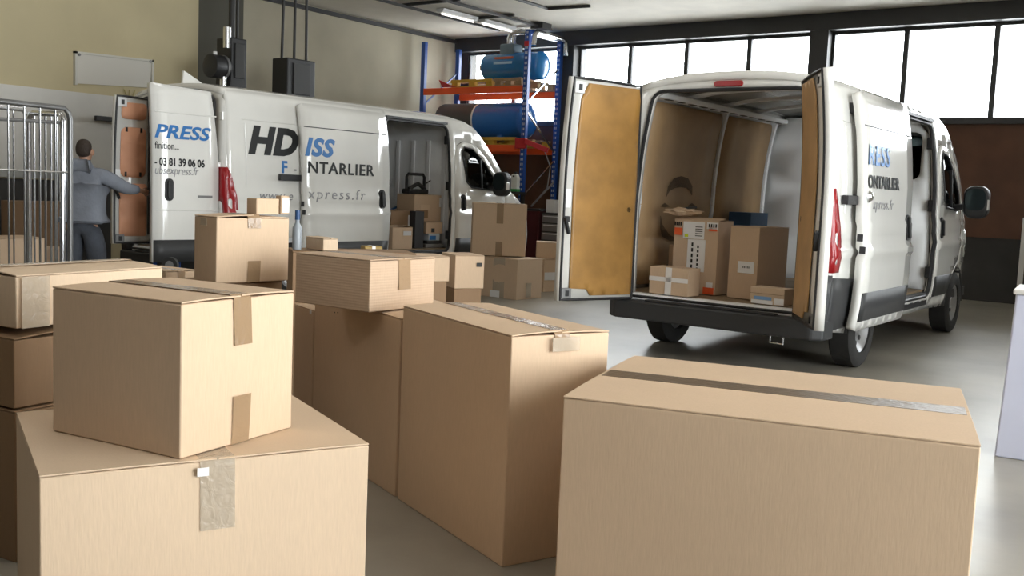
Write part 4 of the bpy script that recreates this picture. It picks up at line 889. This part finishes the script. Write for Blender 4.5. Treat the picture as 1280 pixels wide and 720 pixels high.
q0 = at(638, 240, y=15.5)
t = thing('shelf_bench', 'dark workbench behind the left van carrying the jugs', 'bench', (q0.x-.5, 14.95, 0)); MB().box(-.6, .95, 0, .45, 1.35, 1.40).build('top', DARKST, t)
for x in (-.55, .90):
    for y in (.05, .4): MB().box(x-.03, x+.03, y-.03, y+.03, 0, 1.35).build('leg', DARKST, t)
q0 = at(640, 238, y=15.2); t = thing('orange_crate', 'orange-red case behind the nose of the left van', 'case', (q0.x-.15, 14.55, 0))
MB().box(0, .34, 0, .3, 0, 1.38).build('body', mat('orange_case', (.75, .09, .03), .45), t, bevel=.02); MB().box(.05, .29, -.02, 0, 1.0, 1.2).build('panel', REDP, t)
t = thing('leaning_bar', 'thin steel bar leaning diagonally inside the rack', 'bar', at(664, 258, y=15.9)); e_ = at(692, 228, y=16.5)-t.location; MB().tube([(0, 0, 0), tuple(e_)], .02, 8).build('tube', GREYM, t, True)
# white framed board at far right
t = thing('framed_board', 'white framed board leaning on the dark wall at the right edge', 'board', (at(1270, 357, y=16.75).x, 16.8, 0))
MB().box(0, .9, .0, .05, .0, 1.34).build('frame', TAPE_WHITE, t, bevel=.006); MB().box(.08, .84, -.006, 0, .3, 1.28).build('panel', DARKW, t)
# ------------------------------------------------------------------ hanging extraction hoods behind the left van
def hood(label, y0, y1, ztop, zbot, rods):
    t = thing('extraction_hood', label, 'hood', (-12.3, (y0+y1)/2, zbot)); h = ztop-zbot; w = (y1-y0)/2
    MB().prism([(-w*1.15, 0), (w*1.15, 0), (w, h*.3), (w, h), (-w, h), (-w, h*.3)], lambda u, v, q: (q, u, v), -.18, .18).build('bag', PLASTIC, t, bevel=.02)
    MB().box(.18, .2, -w*.6, w*.6, h*.25, h*.9).build('front_flap', DARKST, t, bevel=.008)
    for dy in rods: MB().tube([(0, dy, h), (0, dy*.92, CZ-zbot)], .022, 8).build('rod', DARKST, t, True)
    MB().box(-.1, .1, -.12, .12, CZ-zbot-.12, CZ-zbot).build('ceiling_mount', PLASTIC, t)
    return t, h, w
hood('black hanging extraction hood above the middle of the left van', 10.56, 11.14, 3.33, 2.60, (-.25, 0, .25))
t, h, w = hood('black hanging extraction hood with a motor, above the left van\'s tail', 9.50, 9.78, 3.48, 2.70, (-.02, .10))
MB().lathe([(.10, -.16), (.17, -.14), (.17, .10), (.13, .16)], (.05, -.28, .34), (0, 1, 0), 20).build('motor', PLASTIC, t, True)
MB().lathe([(.176, -.02), (.176, .02)], (.05, -.20, .34), (0, 1, 0), 20).build('motor_band', GREYM, t, True)
MB().lathe([(.06, 0), (.06, .3)], (.1, -.16, .62), (0, 0, 1), 14).build('silver_canister', CHROME, t, True)
MB().lathe([(.05, 0), (.05, .18)], (.1, -.22, .05), (0, 0, 1), 14).build('silver_canister', CHROME, t, True)
MB().lathe([(.03, 0), (.03, .05)], (.06, -.34, .50), (0, 0, 1), 10).build('white_cap', LABEL, t, True)
MB().tube([(.05, -.04, .75), (.05, -.04, CZ-2.7-.1)], .05, 10).build('grey_pipe', DARKST, t, True)
# ------------------------------------------------------------------ roll cage, pallet truck, man
def roll_cage(label, loc, w, l, H):
    t = thing('roll_cage', label, 'cage', loc)
    for s, x in ((1, w/2), (-1, -w/2)):
        f = MB(); r = .11
        f.tube([(x, -l, .18), (x, -l, H-r)]+[(x, -l+r-r*math.cos(a), H-r+r*math.sin(a)) for a in (PI/6, PI/3, PI/2)]+[(x, -r+r*math.sin(a), H-r+r*math.cos(a)) for a in (PI/6, PI/3, PI/2)]+[(x, 0, .18)], .024, 10)
        fo = f.build('side_frame', CHROME if s < 0 else mat('dull_zinc', (.20, .20, .20), .4, .8), t, True)
        b = MB()
        for k in range(1, 9): y = -l*k/9; b.tube([(x, y, .2), (x, y, H-.02)], .008, 6)
        for z in (.5, 1.42): b.tube([(x, -l, z), (x, 0, z)], .008, 6)
        b.build('side_bars', CHROME, fo, True)
    e = MB(); r = .08; y = -.02; x0, x1 = -w/2+.05, w/2-.09; HH = H-.05
    e.tube([(x0, y, .18), (x0, y, HH-r)]+[(x0+r-r*math.cos(a), y, HH-r+r*math.sin(a)) for a in (PI/6, PI/3, PI/2)]+[(x1-r+r*math.sin(a), y, HH-r+r*math.cos(a)) for a in (PI/6, PI/3, PI/2)]+[(x1, y, .18)], .026, 10)
    eo = e.build('end_frame', CHROME, t, True); b = MB()
    for k in range(1, 6): x = x0+(x1-x0)*k/6; b.tube([(x, y, .2), (x, y, HH-.01)], .010, 6)
    for z in (.55, 1.42): b.tube([(x0, y, z), (x1, y, z)], .008, 6)
    b.build('end_bars', CHROME, eo, True)
    MB().tube([(-w/2, -l*.9, 1.86), (w/2-.1, -.02, 1.86)], .016, 8).build('top_brace', GREYM, t, True)
    MB().box(-w/2, w/2, -l, 0, .14, .18).build('base', GREYM, t, bevel=.008)
    for x in (-w/2+.07, w/2-.07):
        for yy in (-l+.08, -.08): MB().lathe([(.03, -.02), (.065, -.02), (.065, .02), (.03, .02)], (x, yy, .068), (1, 0, 0), 16).build('caster', RUBBER, t, True)
    return t
cpos = at(86, 150, d=8.9)
roll_cage('tall chrome wire roll cage at the left edge in front of the man', (cpos.x-.34, cpos.y, 0), .72, 1.25, 2.0)
# cartons seen through the cage
for px, py, dp, w_, lb, cd2 in ((-10, 298, 9.9, .5, 'brown carton seen through the cage, at the very left edge', CARD), (18, 252, 12.2, .75, 'large dark brown carton seen through the roll cage', CARD_DARK), (33, 312, 11.0, .5, 'low open carton seen through the roll cage, before the dark one', CARD)):
    q = at(px, py, d=dp); carton('cardboard_box', lb, Vector((q.x, q.y, 0)), 1.4, w_, .5, q.z, card=cd2, taped=False)
q = at(178, 255, d=11.35)
t = thing('hand_truck', 'blue hand truck standing beneath the orange-panelled van door', 'hand truck', (q.x+.02, q.y+.15, 0), .6)
for x in (-.0, .30): MB().tube([(x, 0, .12), (x, .03, 1.15)], .024, 8).build('rail', RACK_BLUE, t, True)
MB().tube([(0, .03, 1.15), (.0, .06, 1.22), (.15, .08, 1.25), (.3, .06, 1.22), (.30, .03, 1.15)], .024, 8).build('handle', PLASTIC, t, True)
for z in (.35, .7): MB().bar((0, .015, z), (.3, .015, z), .03, .03).build('cross_bar', RACK_BLUE, t)
MB().box(-.05, .35, -.22, .02, .0, .015).build('toe_plate', RACK_BLUE, t)
for x in (-.06, .36): MB().lathe([(.03, -.025), (.12, -.025), (.12, .025), (.03, .025)], (x, .12, .12), (1, 0, 0), 20).build('wheel', RUBBER, t, True)
q = at(213, 327, d=9.6)
t = thing('platform_trolley', 'low dark platform trolley behind the left van holding a black reel', 'trolley', (q.x, q.y, 0), .63)
MB().box(-.12, .38, -.2, .2, q.z-.15, q.z-.11).build('deck', DARKST, t)
MB().box(.13, .34, -.1, .12, q.z-.11, q.z-.085).build('green_tray', mat('green_tray', (.03, .22, .04), .5), t)
for x in (-.08, .34):
    for y in (-.15, .15): MB().box(x-.02, x+.02, y-.02, y+.02, 0, q.z-.15).build('leg', DARKST, t)
t = thing('cable_reel', 'small black reel with a grey hub on the dark platform trolley', 'reel', (q.x, q.y, q.z-.108), .63)
MB().lathe([(.03, -.03), (.075, -.03), (.075, .03), (.03, .03)], (0, 0, .077), (0, 1, 0), 24).build('rim', RUBBER, t, True); MB().lathe([(.04, -.035), (.04, .035)], (0, 0, .077), (0, 1, 0), 20).build('hub', GREYM, t, True)

# ---- the man, skinned from a skeleton
def skin(name, verts, edges, rad, m, parent=None, root=0, sub=2):
    me = bpy.data.meshes.new(name); me.from_pydata([tuple(v) for v in verts], edges, []); o = bpy.data.objects.new(name, me); C.objects.link(o)
    s = o.modifiers.new('skin', 'SKIN'); s.use_smooth_shade = True; s.branch_smoothing = .6
    for i, sv in enumerate(me.skin_vertices[0].data):
        r = rad[i]; sv.radius = r if isinstance(r, tuple) else (r, r); sv.use_root = (i == root)
    ss = o.modifiers.new('sub', 'SUBSURF'); ss.levels = sub; ss.render_levels = sub
    bpy.context.view_layer.update()
    m2 = bpy.data.meshes.new_from_object(o.evaluated_get(bpy.context.evaluated_depsgraph_get())); bpy.data.objects.remove(o)
    m2.name = name; m2.materials.clear(); m2.materials.append(m)
    for p in m2.polygons: p.use_smooth = True
    return link(name, m2, parent)
SKIN = mat('skin', (.36, .20, .13), .5); HOOD = mat('grey_hoodie_cloth', (.185, .20, .235), .9, bump=.5, bscale=30, var=.12, vscale=6)
JEANS = mat('dark_grey_denim', (.055, .062, .078), .85, bump=.4, bscale=40, var=.2, vscale=8); HAIR = mat('dark_brown_hair', (.030, .019, .013), .75, bump=.9, bscale=70)
SHOE = mat('dark_shoe', (.03, .03, .03), .6)
MR = .62; mp_ = at(105, 300, d=10.45); man = thing('person', 'man in a grey hoodie and dark trousers, reaching to the orange-panelled van door', 'person', (mp_.x, mp_.y, 0), MR)
# local frame: faces +y, right hand side is +x
hand_w = at(182, 241, d=10.88); Mi = Matrix.Translation(man.location) @ Matrix.Rotation(MR, 4, 'Z'); hl = Mi.inverted() @ hand_w
print('HANDLOCAL', tuple(round(c, 2) for c in hl))
J_ = {}
V = []; E_ = []; Rd = []
def jv(n_, p, r, pr=None):
    J_[n_] = len(V); V.append(Vector(p)); Rd.append(r)
    if pr: E_.append((J_[pr], J_[n_]))
jv('pelvis', (0, 0, .97), (.10, .075)); jv('waist', (0, .0, 1.12), (.115, .085), 'pelvis'); jv('chest', (0, .02, 1.30), (.13, .095), 'waist'); jv('upch', (0, .0, 1.42), (.09, .07), 'chest'); jv('neck', (0, .0, 1.50), .055, 'upch')
jv('head0', (0, .03, 1.57), (.062, .07), 'neck'); jv('head1', (0, .04, 1.64), (.075, .095), 'head0'); jv('head2', (0, .03, 1.71), (.062, .078), 'head1')
sR = Vector((.185, 0, 1.415)); hv = hl-sR; elR = sR+hv*.5+Vector((.02, -.03, -.05)); wr_ = hl-hv.normalized()*.08
jv('shR', sR, .05, 'upch'); jv('elR', elR, .043, 'shR'); jv('wrR', wr_, .027, 'elR')
elL = Vector((-.27, .16, 1.17)); wrL = Vector((-.16, .38, 1.12))
jv('shL', (-.19, 0, 1.415), .05, 'upch'); jv('elL', elL, .043, 'shL'); jv('wrL', wrL, .027, 'elL')
for s_, nm in ((1, 'R'), (-1, 'L')):
    jv('hip'+nm, (s_*.095, 0, .90), .055, 'pelvis'); jv('kn'+nm, (s_*.12, .05 if s_ > 0 else -.02, .49), .05, 'hip'+nm); jv('an'+nm, (s_*.13, -.02 if s_ > 0 else -.08, .09), .042, 'kn'+nm); jv('toe'+nm, (s_*.15, .14 if s_ > 0 else .08, .045), .036, 'an'+nm)
def hand(pre, wr, dr_, side):
    dr_ = dr_.normalized(); upv = Vector((0, 0, 1)); ac = dr_.cross(upv).normalized(); v_ = ac.cross(dr_).normalized()
    jv(pre+'palm', wr+dr_*.055, (.036, .018), 'wr'+pre)
    for k, (o_, L_) in enumerate(((-.030, .062), (-.010, .075), (.010, .07), (.029, .054))):
        b = wr+dr_*.088+v_*(-o_)
        jv(pre+'f%d0' % k, b, .0105, pre+'palm'); jv(pre+'f%d1' % k, b+dr_*L_*.5+ac*side*.012, .0092, pre+'f%d0' % k); jv(pre+'f%d2' % k, b+dr_*L_*.78+ac*side*.036, .0075, pre+'f%d1' % k)
    b = wr+dr_*.045+v_*.034; jv(pre+'t0', b, .012, pre+'palm'); jv(pre+'t1', b+dr_*.035+v_*.018+ac*side*.012, .010, pre+'t0'); jv(pre+'t2', b+dr_*.055+v_*.020+ac*side*.03, .008, pre+'t1')
hand('R', wr_, hv, -1); hand('L', wrL, wrL-elL, 1)
body = skin('body', V, E_, Rd, SKIN, man)
# face and ears added onto the head
fc = MB()
fc.lathe([(.004, .02), (.012, .012), (.016, 0)], (0, .135, 1.625), (0, 1, -.15), 10)
for s_ in (-1, 1): fc.lathe([(.012, -.01), (.030, -.004), (.034, .004), (.02, .012)], (s_*.074, .025, 1.635), (s_, -.25, 0), 14)
fe = fc.build('ears_and_nose', SKIN, man, True)
ey = MB()
for s_ in (-1, 1): ey.lathe([(.011, -.004), (.008, .006), (.001, .008)], (s_*.032, .122, 1.655), (0, 1, 0), 10)
ey.build('eyes', INK, man, True); MB().bar((-.024, .122, 1.575), (.024, .122, 1.575), .010, .008).build('mouth', mat('lips', (.28, .09, .08), .5), man)
hr = skin('hair', [(0, -.03, 1.575), (0, -.018, 1.65), (0, .0, 1.71), (0, .05, 1.735)], [(0, 1), (1, 2), (2, 3)], [(.062, .05), (.086, .078), (.084, .088), (.068, .062)], HAIR, man)
hv_ = [(0, .0, .925), (0, .0, 1.10), (0, .015, 1.25), (0, .01, 1.37), (0, -.01, 1.47), tuple(sR+Vector((.012, 0, 0))), tuple(elR), tuple(wr_-hv.normalized()*.01), (-.197, 0, 1.415), tuple(elL), tuple(wrL-(wrL-elL).normalized()*.01)]
hd_ = skin('hoodie', hv_, [(0, 1), (1, 2), (2, 3), (3, 4), (3, 5), (5, 6), (6, 7), (3, 8), (8, 9), (9, 10)], [(.235, .18), (.22, .165), (.22, .17), (.20, .15), (.11, .10), .098, .074, .050, .098, .074, .050], HOOD, man, 1)
skin('hood', [(-.075, .02, 1.475), (-.06, -.06, 1.49), (0, -.10, 1.475), (.06, -.06, 1.49), (.075, .02, 1.475)], [(0, 1), (1, 2), (2, 3), (3, 4)], [.045, .065, .075, .065, .045], HOOD, hd_, 2)
hem = MB().lathe([(.176, -.055), (.192, -.045), (.190, .03), (.170, .04)], (0, 0, 0), (0, 0, 1), 28)
for v in hem.v: v.y *= .77; v.z += .945
hem.build('hem_band', mat('hoodie_rib', (.13, .14, .165), .9, bump=.5, bscale=90), hd_, True)
tv = [(0, 0, 1.03), (0, 0, .90)]; te = [(0, 1)]; tr = [(.215, .175), (.215, .175)]
for s_ in (1, -1):
    b = len(tv); tv += [(s_*.10, 0, .84), (s_*.12, .05 if s_ > 0 else -.02, .49), (s_*.13, -.015 if s_ > 0 else -.075, .11)]; te += [(1, b), (b, b+1), (b+1, b+2)]; tr += [.14, .10, .08]
skin('trousers', tv, te, tr, JEANS, man)
for s_ in (1, -1):
    y0 = -.02 if s_ > 0 else -.08
    m = MB().prism(rrect(-.048, .048, y0-.08, y0+.20, .045, 5), lambda u, v, t: (s_*.14+u, v, t), .0, .085); m.build('shoe', SHOE, man, bevel=.02)
# dark folder-like glove tucked at the elbow is part of the door seal shade, left out

# ---- groups of repeats
for o in list(C.objects):
    if o.parent or not o.get('label') or o.get('group'): continue
    b = o.name.split('.')[0]; x, y, z = o.location
    if b in ('cardboard_box', 'small_box'):
        o['group'] = 'parcels loaded in the right van' if (x > -4.6 and y > 7.8 and z > .5) else 'parcels loaded in the left van' if (x < -8.9 and 9 < y < 11.2 and z > .5) else 'cartons stacked on the warehouse floor'
    elif b in ('delivery_van', 'pallet', 'jug', 'extraction_hood', 'flat_pack'):
        o['group'] = {'delivery_van': 'white delivery vans', 'pallet': 'pallets on the rack', 'jug': 'plastic jugs on the bench', 'extraction_hood': 'hanging extraction hoods', 'flat_pack': 'flat packs in the left van'}[b]
# ------------------------------------------------------------------ view
s = bpy.context.scene
s.view_settings.view_transform = 'Standard'; s.view_settings.look = 'None'; s.view_settings.gamma = 1; s.view_settings.use_curve_mapping = False
s.view_settings.exposure = 0.38
